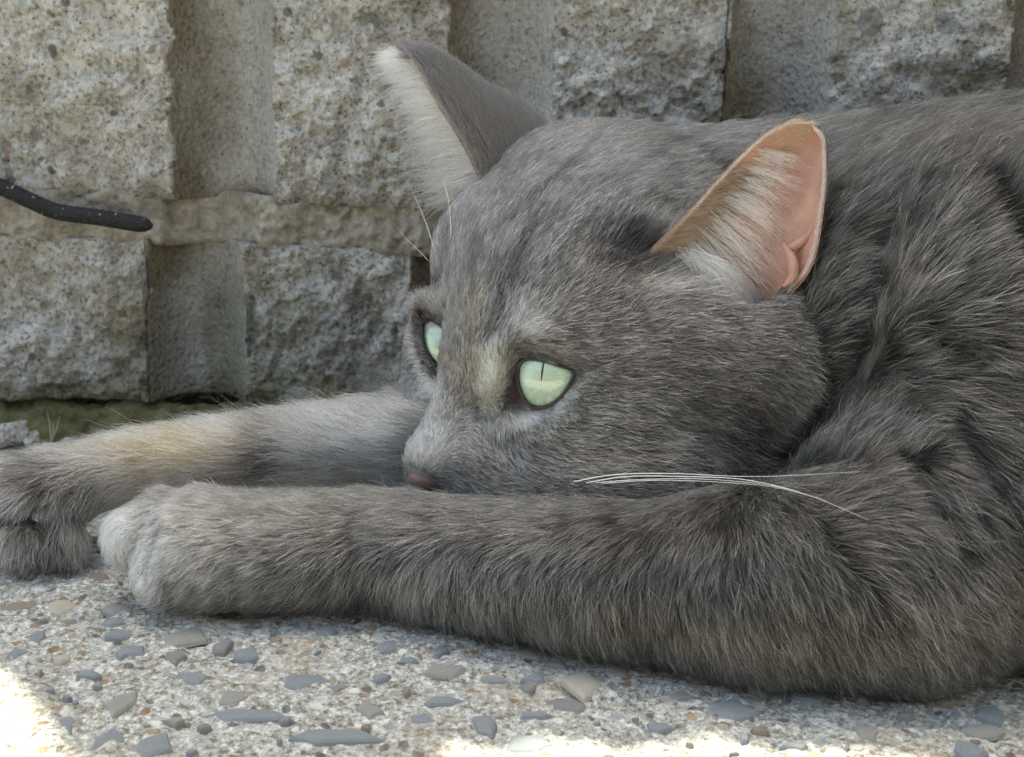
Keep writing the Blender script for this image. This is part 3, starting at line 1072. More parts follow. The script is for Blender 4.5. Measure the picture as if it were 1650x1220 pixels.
near_A = [at(1022, 432, 338), at(1058, 392, 327.5), at(1104, 346, 322.5), at(1162, 283, 321), at(1218, 227, 320), at(1264, 199, 320), at(1296, 193, 320)]
near_B = [at(1256, 492, 321), at(1308, 430, 314), at(1328, 330, 315), at(1331, 262, 318), at(1327, 222, 319), at(1305, 194, 320)]
near_bulge = lambda t: (nrm(FW + 0.25 * RT - 0.15 * UP)) * (14 * (1 - t) ** 0.7 + 0.15)
NEAR_G = ear_shell(near_A, near_B, near_bulge)
far_A = [at(785, 318, 362), at(745, 235, 361), at(705, 170, 360), at(668, 105, 360), at(653, 84, 361)]
far_B = [at(738, 335, 388), at(716, 255, 384), at(688, 180, 375), at(660, 112, 365), at(650, 84, 361)]
def far_bulge(t):
    d = nrm(RT * (0.75 + 0.35 * t) + UP * (0.66 - 0.6 * t) + FW * 0.2)
    return d * (33 * (1 - t) ** 0.95 + 0.2)
FAR_G = ear_shell(far_A, far_B, far_bulge)
# ================================================================== the cat's parts
cat = bpy.data.objects.new('cat', None)
COL.objects.link(cat)
cat.location = (0.06, 0.34, 0.0)
tag(cat, 'grey tabby cat lying with its chin on its outstretched foreleg', 'cat')
CATM = Matrix.Translation((-0.06, -0.34, 0.0))


def own(o):
    o.parent = cat
    o.matrix_parent_inverse = CATM
    return o


m = N('skin_undercoat')
m.t.links.new(m.attr('skin').outputs['Color'], m.b.inputs['Base Color'])
m.b.inputs['Roughness'].default_value = 0.9
body = own(mesh_obj('body', V, F, m.m))

# ---- eyes
def iris_mat():
    m = N('iris_green')
    x = m.n('ShaderNodeSeparateXYZ', {0: m.g})
    r = m.math('SQRT', m.math('ADD', m.math('MULTIPLY', x.outputs[0], x.outputs[0]), m.math('MULTIPLY', x.outputs[1], x.outputs[1])))
    ang = m.math('ARCTAN2', x.outputs[1], x.outputs[0])
    cv = m.n('ShaderNodeCombineXYZ', {0: m.math('MULTIPLY', ang, 5.0), 1: m.math('MULTIPLY', r, 160.0), 2: 0.0}).outputs[0]
    fib = m.noise(2.2, 5, 0.7, cv)
    c = m.ramp(m.map(r, 0.0008, 0.0085), [(0.0, (0.47, 0.52, 0.27)), (0.18, (0.47, 0.56, 0.37)), (0.5, (0.47, 0.585, 0.45)), (0.88, (0.40, 0.52, 0.40)), (1.0, (0.05, 0.08, 0.05))])
    c = m.mix(m.map(fib, 0.3, 0.75), c, (0.52, 0.66, 0.52))
    c = m.mix(m.map(fib, 0.60, 0.36, 0, 0.6), c, (0.22, 0.35, 0.23))
    m.t.links.new(c, m.b.inputs['Base Color'])
    m.b.inputs['Roughness'].default_value = 0.35
    m.b.inputs['Coat Weight'].default_value = 1.0
    m.b.inputs['Coat Roughness'].default_value = 0.02
    m.b.inputs['Coat IOR'].default_value = 1.75
    return m.m


IRIS = iris_mat()
PUPIL = simple('pupil_black', (0.004, 0.004, 0.004), 0.3, Coat_Weight=1.0, Coat_Roughness=0.02).m
LID = simple('lid_rim_dark', (0.018, 0.013, 0.012), 0.32).m
WHITE = simple('sclera', (0.5, 0.48, 0.46), 0.25).m


def make_eye(k):
    cen, ex, ey, ez, poly = EYES[k]
    eye = bpy.data.objects.new('eye', None)
    COL.objects.link(eye)
    own(eye)
    B = Matrix(((ex[0], ey[0], ez[0], cen[0] / 1000), (ex[1], ey[1], ez[1], cen[1] / 1000), (ex[2], ey[2], ez[2], cen[2] / 1000), (0, 0, 0, 1)))
    eye.matrix_basis = B
    # ball with slight corneal bulge; z is the gaze
    def ball(name, r0, th0, th1, bulge, mat, na=40, nb=96):
        Vv, Ff = [], []
        for i in range(na + 1):
            th = th0 + (th1 - th0) * i / na
            r = r0 + bulge * max(0.0, 1 - (th / 0.85) ** 2) ** 1.5
            for j in range(nb):
                p = 2 * math.pi * j / nb
                Vv.append((r * math.sin(th) * math.cos(p), r * math.sin(th) * math.sin(p), r * math.cos(th)))
        for i in range(na):
            for j in range(nb):
                Ff.append((i * nb + j, (i + 1) * nb + j, (i + 1) * nb + (j + 1) % nb, i * nb + (j + 1) % nb))
        o = mesh_obj(name, Vv, Ff, mat)
        o.parent = eye
        return o
    ball('eyeball', EYE_R - 0.12, 0.80, math.pi, 0, WHITE)
    ball('iris', EYE_R, 0.0, 0.86, 0.5, IRIS)
    # slit pupil: a thin vertical lens lying on the cornea's front
    Vv, Ff = [], []
    n = 24
    for i in range(n + 1):
        y = -1.9 + 7.2 * i / n
        wd = 0.24 * max(0.0, 1 - ((y - 1.7) / 3.6) ** 2) ** 0.8 + 0.01
        for x in (-wd, -wd * 0.4, wd * 0.4, wd):
            rr = math.sqrt(x * x + y * y)
            th = math.asin(rr / EYE_R)
            r = EYE_R + 0.5 * max(0.0, 1 - (th / 0.85) ** 2) ** 1.5 + 0.03
            Vv.append((r * math.sin(th) * x / max(rr, 1e-6), r * math.sin(th) * y / max(rr, 1e-6), r * math.cos(th)))
        if i:
            b = (i - 1) * 4
            for q in range(3):
                Ff.append((b + q, b + q + 1, b + q + 5, b + q + 4))
    o = mesh_obj('pupil', Vv, Ff, PUPIL)
    o.parent = eye
    # lid rim hugging the ball
    n = len(poly)
    loop = []
    for a in poly:
        dr = nrm(ez + ex * a[0] + ey * a[1])
        loop.append(cen + dr * (EYE_R + 0.75))
    loop = np.array(loop)
    T = nrm(np.roll(loop, -1, 0) - np.roll(loop, 1, 0))
    Nn = nrm(loop - cen)
    Bn = np.cross(T, Nn)
    Vv, Ff = [], []
    sg = 10
    for i in range(n):
        for q in range(sg):
            t = 2 * math.pi * q / sg
            Vv.append(loop[i] + Nn[i] * 0.55 * math.cos(t) + Bn[i] * 0.36 * math.sin(t))
    for i in range(n):
        for q in range(sg):
            i2, q2 = (i + 1) % n, (q + 1) % sg
            Ff.append((i * sg + q, i * sg + q2, i2 * sg + q2, i2 * sg + q))
    own(mesh_obj('eyelid', Vv, Ff, LID))


make_eye(0)
make_eye(1)

# ---- nose leather
NOSE = simple('nose_leather', (0.25, 0.14, 0.125), 0.5, Subsurface_Weight=0.15, Subsurface_Radius=(0.002, 0.001, 0.0006)).m
nc = at(674, 771, 331.5)
Vv, Ff = [], []
for i in range(13):
    th = math.pi * i / 12
    for j in range(20):
        p = 2 * math.pi * j / 20
        x, y, z = math.sin(th) * math.cos(p), math.sin(th) * math.sin(p), math.cos(th)
        Vv.append(nc + HLw * x * 4.4 + HFw * y * 2.2 * (1 - 0.25 * abs(x)) + HUw * z * 2.4 + HFw * (-1.2 * x * x))
for i in range(12):
    for j in range(20):
        Ff.append((i * 20 + j, (i + 1) * 20 + j, (i + 1) * 20 + (j + 1) % 20, i * 20 + (j + 1) % 20))
own(mesh_obj('nose', Vv, Ff, NOSE))

def blob_part(name, c, r, mat, basis=None, parent=None):
    Bs = np.eye(3) if basis is None else basis
    Vv, Ff = [], []
    for i in range(11):
        th = math.pi * i / 10
        for j in range(16):
            p = 2 * math.pi * j / 16
            Vv.append(c + np.array([r[0] * math.sin(th) * math.cos(p), r[1] * math.sin(th) * math.sin(p), r[2] * math.cos(th)]) @ Bs)
    for i in range(10):
        for j in range(16):
            Ff.append((i * 16 + j, (i + 1) * 16 + j, (i + 1) * 16 + (j + 1) % 16, i * 16 + (j + 1) % 16))
    return own(mesh_obj(name, Vv, Ff, mat))


PAD = simple('paw_pad_skin', (0.26, 0.13, 0.11), 0.6).m
blob_part('toe_pad', on_s(138, 832, 1.5), (3.2, 2.6, 2.2), PAD)

# ---- ears
m = N('ear_skin')
pn = m.noise(140, 4, 0.6)
c = m.ramp(pn, [(0.3, (0.33, 0.165, 0.12)), (0.7, (0.46, 0.27, 0.205))])
m.t.links.new(c, m.b.inputs['Base Color'])
m.b.inputs['Roughness'].default_value = 0.55
m.b.inputs['Subsurface Weight'].default_value = 0.35
m.b.inputs['Subsurface Radius'].default_value = (0.004, 0.0016, 0.001)
m.t.links.new(m.bump(m.noise(900, 3), 0.15, 0.0003), m.b.inputs['Normal'])
EARM = m.m
near_ear = own(shell_mesh('ear', NEAR_G, 0.9, EARM, None))
EARP = simple('ear_skin_pale', (0.56, 0.40, 0.32), 0.6, Subsurface_Weight=0.2, Subsurface_Radius=(0.003, 0.0015, 0.001)).m
far_ear = own(shell_mesh('ear', FAR_G, 1.1, EARP, None))
EBACK = simple('ear_back_skin', (0.085, 0.075, 0.07), 0.9).m
for e_, G_ in ((near_ear, NEAR_G), (far_ear, FAR_G)):
    e_.data.materials.append(EBACK)
    me = e_.data
    cn = G_.mean((0, 1))
    nq = (G_.shape[0] - 1) * (G_.shape[1] - 1)
    mid = 0.5 * (G_[:, 0] + G_[:, -1]).mean(0)
    out = (G_[:, G_.shape[1] // 2]).mean(0) - mid            # the way the shell bulges is its back
    gn = grid_normals(G_).reshape(-1, 3).mean(0)
    backside = 0 if gn @ out > 0 else 1
    for i_ in range(nq):
        me.polygons[2 * i_ + backside].material_index = 1
# folded pocket at the near ear's outer edge
def fold(pts, r):
    P = spline([at(*p) for p in pts], 26)
    t = np.linspace(0, 1, 26)
    Vv, Ff = tube(P, r * (0.25 + np.sin(np.pi * np.clip(t, 0.02, 0.98)) * 0.75), 12)
    o = mesh_obj('ear_fold', Vv, Ff, EARM)
    o.parent = near_ear
    return o
fold([(1320, 352, 317), (1300, 382, 318.5), (1272, 400, 320), (1258, 392, 323)], 1.1)
fold([(1262, 392, 320), (1276, 418, 318), (1277, 445, 317), (1262, 462, 317)], 1.4)

# ================================================================== fur
def field(arrows, u, v, p=1.6):
    num, den = 0, 0
    for a in arrows:
        d = (u - a[0]) ** 2 + (v - a[1]) ** 2 + 400
        wgt = 1 / d ** p
        num = num + wgt[:, None] * np.array(a[2:4], float) / math.hypot(a[2], a[3])
        den = den + wgt
    return num / den[:, None]


ARROWS = {
 R_HEAD: [(665, 755, .1, -1), (690, 715, .25, -1), (725, 650, .25, -1), (745, 590, .1, -1), (735, 520, 0, -1), (780, 500, .12, -1), (800, 420, .2, -1), (850, 330, .4, -1),
  (700, 450, -.35, -1), (720, 360, -.1, -1), (760, 330, .2, -1), (900, 280, .6, -.7), (950, 330, .6, -.7), (1000, 240, 1, -.7), (1050, 300, .9, -.6), (1150, 240, 1, -.5), (1250, 230, 1, -.3),
  (820, 540, .25, -1), (850, 558, .8, .25), (880, 566, 1, .4), (912, 580, 1, .45), (850, 535, .6, -.5), (840, 500, .4, -.9), (900, 510, .8, -.5), (935, 570, 1, .2), (960, 600, 1, .1), (960, 540, .9, -.2), (1000, 480, .5, -.45), (920, 430, .45, -.8),
  (1010, 390, .4, -.6), (1060, 460, .8, -.3), (1120, 500, 1, .1), (1000, 560, 1, .0), (1000, 650, 1, .15), (1100, 600, 1, .12), (1100, 680, 1, .3), (1200, 560, 1, .2), (1230, 510, 1, .1), (1300, 520, 1, .25),
  (1340, 480, 1, .3), (1320, 600, 1, .6), (1250, 680, 1, .7), (1150, 750, 1, .5), (1000, 740, 1, .05), (900, 770, 1, .1), (940, 700, 1, .1), (870, 720, 1, .25), (900, 660, .9, .5), (870, 675, .45, .9), (835, 690, 0, 1),
  (800, 690, .2, 1), (815, 730, .5, .9), (770, 700, .6, .6), (760, 740, .9, .35), (720, 760, 1, .25), (800, 770, 1, .2), (790, 610, -.05, -1), (800, 570, 0, -1), (690, 700, -.1, -1),
  (662, 620, -.5, .5), (670, 580, -.6, .2), (672, 520, -.7, -.4), (655, 660, -.6, .6), (880, 210, 1, -.3)],
 R_NARM: [(190, 820, -.6, .4), (168, 860, -.1, 1), (185, 900, .1, 1), (250, 785, -.9, .15), (330, 790, -1, .05), (250, 870, -1, .2), (300, 930, -.8, .7), (260, 960, -.5, .9), (420, 850, -1, .1), (450, 930, -.8, .6), (520, 800, -1, -.15), (560, 940, -.45, .9),
  (650, 830, -1, -.05), (650, 940, -.05, 1), (750, 800, -.9, -.3), (760, 940, .12, 1), (860, 820, -.8, -.1), (870, 960, .3, 1), (1000, 830, -.4, .4), (1000, 1000, .35, 1), (1120, 840, -.1, .8), (1150, 1000, .45, 1), (1250, 860, .3, 1),
  (1300, 960, .5, 1), (1400, 1030, .65, 1), (1450, 900, .6, 1), (1520, 1000, .6, .9), (1400, 760, .5, -.5)],
 R_FARM: [(80, 730, -1, -.1), (200, 690, -1, -.25), (300, 680, -1, -.3), (420, 660, -.9, -.5), (550, 660, -.85, -.5), (620, 700, -.9, -.2), (450, 740, -1, .05), (280, 740, -1, .05), (150, 770, -.6, .4), (60, 770, -.5, .5),
  (100, 820, -.1, 1), (100, 880, .05, 1), (20, 850, 0, 1), (20, 760, -.8, .3)],
 R_BODY: [(900, 200, 1, -.2), (1100, 200, 1, -.2), (1300, 220, 1, -.3), (1400, 200, .9, -.6), (1500, 160, .8, -.5), (1600, 150, 1, -.2), (1380, 300, 1, -.4), (1450, 330, .6, -.75), (1540, 300, .6, -.7), (1620, 280, .8, -.5), (1360, 400, 1, -.2),
  (1420, 450, .7, -.6), (1480, 430, .7, -.6), (1550, 430, .9, -.4), (1640, 430, 1, -.2), (1420, 540, 1, -.4), (1500, 540, 1, -.15), (1600, 560, 1, .15), (1430, 640, 1, .05), (1520, 660, 1, .35), (1620, 700, .9, .7), (1400, 720, .7, -.4),
  (1450, 770, .8, .6), (1540, 800, .65, .9), (1630, 850, .6, .9), (1500, 900, .55, 1), (1600, 980, .7, .7), (1640, 1060, .8, .4), (1550, 1060, .7, .8), (1350, 740, .3, -.8), (1300, 730, .5, .2)],
}
# coat patches, some with fold shade and sky light painted in: region, u, v, ru, rv, rotation, colour (linear), strength
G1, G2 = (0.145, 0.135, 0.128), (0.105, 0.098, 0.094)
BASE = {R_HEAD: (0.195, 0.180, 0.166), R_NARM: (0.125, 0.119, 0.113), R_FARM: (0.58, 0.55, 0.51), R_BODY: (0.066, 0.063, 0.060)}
SPOTS = [
 (R_HEAD, 950, 290, 190, 90, -20, (0.25, 0.245, 0.25), .7), (R_HEAD, 700, 440, 50, 110, 0, (0.27, 0.255, 0.24), .7),  # crown patch paints in bluish sky light
 (R_HEAD, 695, 715, 50, 80, 25, (0.50, 0.485, 0.47), .9), (R_HEAD, 745, 600, 35, 80, 5, (0.25, 0.215, 0.18), .7), (R_HEAD, 790, 612, 19, 50, 12, (0.90, 0.72, 0.53), 1.0),
 (R_HEAD, 765, 500, 16, 55, 0, (0.34, 0.28, 0.21), .6), (R_HEAD, 800, 500, 13, 60, 5, (0.07, 0.065, 0.06), .6), (R_HEAD, 845, 520, 28, 30, 0, (0.46, 0.44, 0.41), .85), (R_HEAD, 900, 545, 45, 15, 10, (0.26, 0.24, 0.22), .6),
 (R_HEAD, 846, 673, 34, 12, -8, (0.92, 0.86, 0.76), 1.0), (R_HEAD, 905, 645, 30, 11, -48, (0.88, 0.82, 0.74), 1.0), (R_HEAD, 938, 605, 16, 14, 0, (0.4, 0.37, 0.34), .7),
 (R_HEAD, 735, 755, 30, 16, -20, (0.085, 0.078, 0.072), .6), (R_HEAD, 780, 690, 18, 30, 0, (0.12, 0.115, 0.115), .5), (R_HEAD, 835, 735, 25, 35, 0, (0.19, 0.2, 0.215), .6),
 (R_HEAD, 1000, 745, 70, 14, -4, (0.42, 0.36, 0.28), .7), (R_HEAD, 1080, 712, 30, 18, -30, (0.34, 0.31, 0.27), .6), (R_HEAD, 880, 755, 50, 16, 0, (0.26, 0.245, 0.22), .5),
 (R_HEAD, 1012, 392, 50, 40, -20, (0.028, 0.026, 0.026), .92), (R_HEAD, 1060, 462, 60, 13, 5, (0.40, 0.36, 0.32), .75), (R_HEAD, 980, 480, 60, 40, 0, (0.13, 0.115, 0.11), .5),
 (R_HEAD, 900, 340, 14, 60, 40, (0.11, 0.105, 0.105), .55), (R_HEAD, 850, 390, 12, 60, 30, (0.10, 0.095, 0.095), .5), (R_HEAD, 800, 370, 10, 50, 25, (0.11, 0.105, 0.1), .5), (R_HEAD, 950, 300, 13, 60, 50, (0.13, 0.125, 0.125), .5),
 (R_HEAD, 880, 300, 9, 70, 48, (0.07, 0.066, 0.066), .7), (R_HEAD, 830, 420, 8, 70, 18, (0.07, 0.066, 0.064), .7), (R_HEAD, 760, 430, 8, 60, 5, (0.085, 0.08, 0.076), .6), (R_HEAD, 920, 390, 9, 60, 38, (0.08, 0.075, 0.073), .6),
 (R_HEAD, 1000, 280, 9, 80, 62, (0.09, 0.088, 0.09), .5), (R_HEAD, 720, 400, 7, 60, -5, (0.09, 0.085, 0.08), .5), (R_HEAD, 1110, 560, 110, 26, 5, (0.10, 0.092, 0.088), .6), (R_HEAD, 1130, 645, 110, 22, 12, (0.11, 0.1, 0.093), .5), (R_HEAD, 1200, 740, 70, 20, -25, (0.07, 0.06, 0.05), .6), (R_HEAD, 1280, 600, 60, 120, 15, (0.10, 0.088, 0.078), .6),  # last patch darkens the cheek edge with painted crease shade
 (R_HEAD, 655, 600, 20, 60, 0, (0.27, 0.28, 0.30), .8), (R_HEAD, 677, 590, 5, 60, -20, (0.62, 0.58, 0.54), .7), (R_HEAD, 694, 625, 14, 14, 0, (0.85, 0.82, 0.76), .9),
 (R_NARM, 195, 870, 38, 90, 0, (0.55, 0.53, 0.50), .85), (R_NARM, 330, 860, 120, 90, 0, (0.38, 0.355, 0.325), .9), (R_NARM, 240, 920, 24, 62, 10, (0.85, 0.83, 0.80), .9), (R_NARM, 185, 860, 18, 70, 5, (0.92, 0.91, 0.89), 1.0), (R_NARM, 290, 845, 80, 12, -15, (0.20, 0.17, 0.145), .5),
 (R_NARM, 246, 902, 8, 42, 15, (0.17, 0.155, 0.14), .6), (R_NARM, 520, 850, 120, 80, 0, (0.235, 0.215, 0.195), .8), (R_NARM, 700, 900, 130, 100, 0, (0.175, 0.16, 0.15), .5), (R_NARM, 1050, 960, 220, 120, 0, (0.08, 0.075, 0.071), .85), (R_NARM, 1350, 980, 200, 160, 0, (0.058, 0.055, 0.052), .9),  # toe-cleft shade painted in; right foreleg's darker fur deepened with shade too
 (R_NARM, 830, 800, 12, 30, -10, (0.05, 0.047, 0.045), .7), (R_NARM, 885, 810, 14, 26, -25, (0.05, 0.047, 0.045), .7), (R_NARM, 935, 800, 10, 40, -10, (0.035, 0.033, 0.03), .75), (R_NARM, 995, 815, 12, 50, -20, (0.04, 0.036, 0.034), .7),
 (R_NARM, 770, 900, 14, 40, -20, (0.08, 0.073, 0.07), .5), (R_NARM, 1070, 870, 20, 60, -20, (0.06, 0.055, 0.05), .5), (R_NARM, 1180, 850, 18, 60, -25, (0.055, 0.05, 0.048), .5),
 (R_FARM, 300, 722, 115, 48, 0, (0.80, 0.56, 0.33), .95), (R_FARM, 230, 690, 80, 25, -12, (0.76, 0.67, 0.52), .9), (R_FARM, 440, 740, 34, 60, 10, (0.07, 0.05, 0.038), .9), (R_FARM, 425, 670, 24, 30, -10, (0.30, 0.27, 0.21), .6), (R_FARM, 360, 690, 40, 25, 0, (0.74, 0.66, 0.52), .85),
 (R_FARM, 60, 770, 90, 38, 8, (0.14, 0.115, 0.097), .9), (R_FARM, 40, 740, 60, 16, 0, (0.27, 0.26, 0.24), .7), (R_FARM, 70, 840, 90, 40, 0, (0.17, 0.155, 0.14), .95), (R_FARM, 70, 890, 90, 16, 0, (0.06, 0.05, 0.045), .8), (R_FARM, 560, 680, 90, 70, 0, (0.56, 0.54, 0.51), .8),  # far paw's brown fur, with the dark gap's shade painted in
 (R_BODY, 1480, 600, 8, 70, -70, (0.02, 0.018, 0.017), .8), (R_BODY, 1570, 700, 8, 90, -55, (0.02, 0.018, 0.017), .8), (R_BODY, 1610, 900, 9, 120, -30, (0.025, 0.022, 0.02), .7), (R_BODY, 1540, 640, 10, 80, -60, (0.15, 0.142, 0.135), .5), (R_BODY, 1480, 820, 9, 110, -32, (0.14, 0.133, 0.126), .5),  # body stripes, with shade painted in along the folds
 (R_HEAD, 1150, 600, 120, 9, 8, (0.06, 0.056, 0.053), .6), (R_HEAD, 1120, 690, 110, 9, 16, (0.06, 0.056, 0.052), .6), (R_HEAD, 1060, 530, 90, 9, 0, (0.07, 0.065, 0.06), .5), (R_HEAD, 980, 690, 90, 8, 5, (0.07, 0.065, 0.06), .5),
 (R_BODY, 1050, 210, 250, 50, 0, (0.19, 0.187, 0.19), .7), (R_BODY, 1580, 320, 18, 60, -35, (0.045, 0.042, 0.04), .75), (R_BODY, 1630, 430, 25, 80, -20, (0.05, 0.046, 0.044), .7), (R_BODY, 1440, 400, 12, 110, 35, (0.05, 0.047, 0.045), .7), (R_BODY, 1500, 380, 14, 90, 35, (0.19, 0.175, 0.165), .6),  # back's top lightened with painted sky sheen; crease shade among the stripes
 (R_BODY, 1400, 520, 14, 90, 25, (0.03, 0.028, 0.027), .8), (R_BODY, 1470, 480, 60, 16, -40, (0.2, 0.185, 0.17), .6), (R_BODY, 1560, 560, 100, 12, 5, (0.06, 0.055, 0.052), .5), (R_BODY, 1600, 640, 100, 12, 15, (0.055, 0.05, 0.048), .55),  # first patch paints the shade of the neck crease
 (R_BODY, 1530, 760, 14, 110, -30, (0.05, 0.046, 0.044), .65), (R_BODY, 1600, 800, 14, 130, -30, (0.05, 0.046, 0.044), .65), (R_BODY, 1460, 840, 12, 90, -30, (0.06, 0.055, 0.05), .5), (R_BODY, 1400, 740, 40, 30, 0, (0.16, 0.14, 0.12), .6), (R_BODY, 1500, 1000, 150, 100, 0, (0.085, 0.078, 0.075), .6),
]
LEN = {R_HEAD: 3.9, R_NARM: 6.6, R_FARM: 9.0, R_BODY: 8.0}
LSP = [(R_HEAD, 700, 690, 60, 90, 1.9), (R_HEAD, 740, 590, 50, 90, 2.6), (R_HEAD, 860, 620, 75, 60, 2.1), (R_HEAD, 700, 560, 30, 60, 2.2), (R_HEAD, 1300, 600, 90, 170, 5.5), (R_HEAD, 1000, 250, 200, 60, 6.5), (R_HEAD, 700, 430, 40, 60, 5.5), (R_HEAD, 760, 760, 60, 30, 3.2), (R_HEAD, 1040, 410, 50, 45, 7.0), (R_HEAD, 1100, 470, 60, 20, 7.5),
       (R_NARM, 230, 880, 95, 110, 1.7), (R_NARM, 420, 880, 110, 110, 4.4), (R_NARM, 650, 830, 150, 60, 6.0), (R_NARM, 1000, 1040, 400, 80, 9.5), (R_FARM, 60, 850, 120, 70, 6.0), (R_FARM, 60, 770, 120, 40, 6.0), (R_BODY, 1050, 210, 250, 50, 8.0), (R_BODY, 1450, 160, 200, 40, 10.0)]


def blob(u, v, s):
    a = math.radians(s[5]) if len(s) > 6 else 0.0
    du, dv = u - s[1], v - s[2]
    x = du * math.cos(a) + dv * math.sin(a)
    y = -du * math.sin(a) + dv * math.cos(a)
    return np.exp(-((x / s[3]) ** 2 + (y / s[4]) ** 2))


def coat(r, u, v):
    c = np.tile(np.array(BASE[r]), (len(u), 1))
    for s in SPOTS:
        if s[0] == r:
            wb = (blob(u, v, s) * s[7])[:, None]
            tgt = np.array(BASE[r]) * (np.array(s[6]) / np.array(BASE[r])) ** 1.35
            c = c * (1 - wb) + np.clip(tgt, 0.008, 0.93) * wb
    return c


HAIRM = None


def hair_material():
    global HAIRM
    mt = bpy.data.materials.new('fur_hair')
    mt.use_nodes = True
    t = mt.node_tree
    t.nodes.remove(t.nodes['Principled BSDF'])
    h = t.nodes.new('ShaderNodeBsdfHairPrincipled')
    h.model = 'CHIANG'
    h.parametrization = 'COLOR'
    a = t.nodes.new('ShaderNodeAttribute')
    a.attribute_name = 'tint'
    t.links.new(a.outputs['Color'], h.inputs['Color'])
    h.inputs['Roughness'].default_value = 0.42
    h.inputs['Radial Roughness'].default_value = 0.7
    h.inputs['Random Roughness'].default_value = 0.2
    h.inputs['IOR'].default_value = 1.30
    t.links.new(h.outputs[0], t.nodes['Material Output'].inputs['Surface'])
    HAIRM = mt


hair_material()


def hair_obj(name, P, D, Nn, L, c0, c1, rad, lift, K=6, wob=0.06, clump=None, parent=None, tipmix=None, bend=None):
    """strands from roots P (mm) along D, lifted along Nn; c0/c1 root and tip colours"""
    n = len(P)
    s = np.linspace(0, 1, K)
    pos = np.zeros((n, K, 3))
    side = np.cross(D, Nn)
    w1 = rng.normal(0, wob, (n, 1))
    for k in range(K):
        q = s[k]
        x = D * q + Nn * (lift * q * (1 - 0.62 * q))[:, None] + side * (w1 * q * q)
        if bend is not None:
            x = x + bend * q * q
        pos[:, k] = P + x * L[:, None]
    if clump is not None:
        for cell, amt, sd in clump:
            off = sd if cell is None else worley(P / cell, sd)[1] * cell - P
            off = off - (off * Nn).sum(1, keepdims=True) * Nn
            for k in range(1, K):
                pos[:, k] += off * (amt * s[k] ** 1.5)
    pos += rng.normal(0, 1, pos.shape) * (s ** 1.5)[None, :, None] * 0.02 * L[:, None, None]
    cu = bpy.data.hair_curves.new(name)
    cu.add_curves([K] * n)
    cu.attributes['position'].data.foreach_set('vector', (pos / 1000).astype(np.float32).ravel())
    rr = (rad[:, None] * (1 - 0.8 * s[None, :] ** 1.5) / 1000).astype(np.float32)
    ra = cu.attributes.get('radius') or cu.attributes.new('radius', 'FLOAT', 'POINT')
    ra.data.foreach_set('value', rr.ravel())
    mixs = np.clip((s[None, :] - 0.25) / 0.5, 0, 1)
    colr = c0[:, None, :] * (1 - mixs[..., None]) + c1[:, None, :] * mixs[..., None]
    ca = cu.attributes.new('tint', 'FLOAT_COLOR', 'POINT')
    ca.data.foreach_set('color', np.concatenate([np.clip(colr, 0.004, 0.93), np.ones((n, K, 1))], 2).astype(np.float32).ravel())
    cu.materials.append(HAIRM)
    o = bpy.data.objects.new(name, cu)
    COL.objects.link(o)
    own(o)
    o['kind'] = 'stuff'
    return o


VN = grad(V)
VR = sdf(V, True)[1]
vu, vv, _ = proj(V)
vis = ((V - CAM) * VN).sum(1) < np.linalg.norm(V - CAM, axis=1) * 0.35
infr = (vu > -60) & (vu < 1720) & (vv > -60) & (vv < 1280)
VC = np.zeros((len(V), 4), np.float32)
for r in (R_HEAD, R_NARM, R_FARM, R_BODY):
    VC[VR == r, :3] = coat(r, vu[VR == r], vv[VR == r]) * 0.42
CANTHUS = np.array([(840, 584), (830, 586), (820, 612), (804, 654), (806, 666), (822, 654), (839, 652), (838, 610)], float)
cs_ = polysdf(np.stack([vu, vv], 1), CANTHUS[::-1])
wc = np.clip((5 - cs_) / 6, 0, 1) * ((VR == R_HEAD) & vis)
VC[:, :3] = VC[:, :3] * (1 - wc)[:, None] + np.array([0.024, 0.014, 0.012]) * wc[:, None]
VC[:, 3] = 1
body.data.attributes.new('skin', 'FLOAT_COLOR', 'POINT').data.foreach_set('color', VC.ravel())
VD = np.array([8.0, 6.5, 6.0, 5.5])[VR]
VD = np.where((VR == R_HEAD) & (vu < 950), 10.0, VD)
VD = np.where((VR == R_NARM) & (vu < 480), 9.0, VD)
VD = VD * np.where(infr & vis, 1.0, np.where(infr, 0.22, np.where(vis & (vu < 2600), 0.42, 0.12))) * FUR
tri = np.vstack([F[:, [0, 1, 2]], F[:, [0, 2, 3]]])
TA = 0.5 * np.linalg.norm(np.cross(V[tri[:, 1]] - V[tri[:, 0]], V[tri[:, 2]] - V[tri[:, 0]]), axis=1)
ti = np.repeat(np.arange(len(tri)), np.floor(TA * VD[tri].mean(1) + rng.random(len(tri))).astype(int))
r1, r2 = np.sqrt(rng.random(len(ti))), rng.random(len(ti))
bw = np.stack([1 - r1, r1 * (1 - r2), r1 * r2], 1)
FP = (V[tri[ti]] * bw[..., None]).sum(1)
FN = nrm((VN[tri[ti]] * bw[..., None]).sum(1))
FR = VR[tri[ti, 0]]
FU, FV_, FD = proj(FP)
keep = np.ones(len(FP), bool)
for cen, ex, ey, ez, poly in EYES:
    q = FP - cen
    n_ = np.linalg.norm(q, axis=1)
    z = q @ ez
    ss = polysdf(np.stack([(q @ ex) / np.maximum(z, 1e-3), (q @ ey) / np.maximum(z, 1e-3)], 1), poly) * n_
    keep &= ~((n_ < 16) & (z > 0) & (ss < 0.25))
keep &= ~((polysdf(np.stack([FU, FV_], 1), CANTHUS[::-1]) < 0) & (FR == R_HEAD) & (FD < 345))
keep &= ~((np.linalg.norm((FP - nc) @ HB.T / np.array([3.5, 5.0, 3.2]), axis=1) < 1.0))
keep &= FP[:, 2] > 0.5
FP, FN, FR, FU, FV_ = FP[keep], FN[keep], FR[keep], FU[keep], FV_[keep]
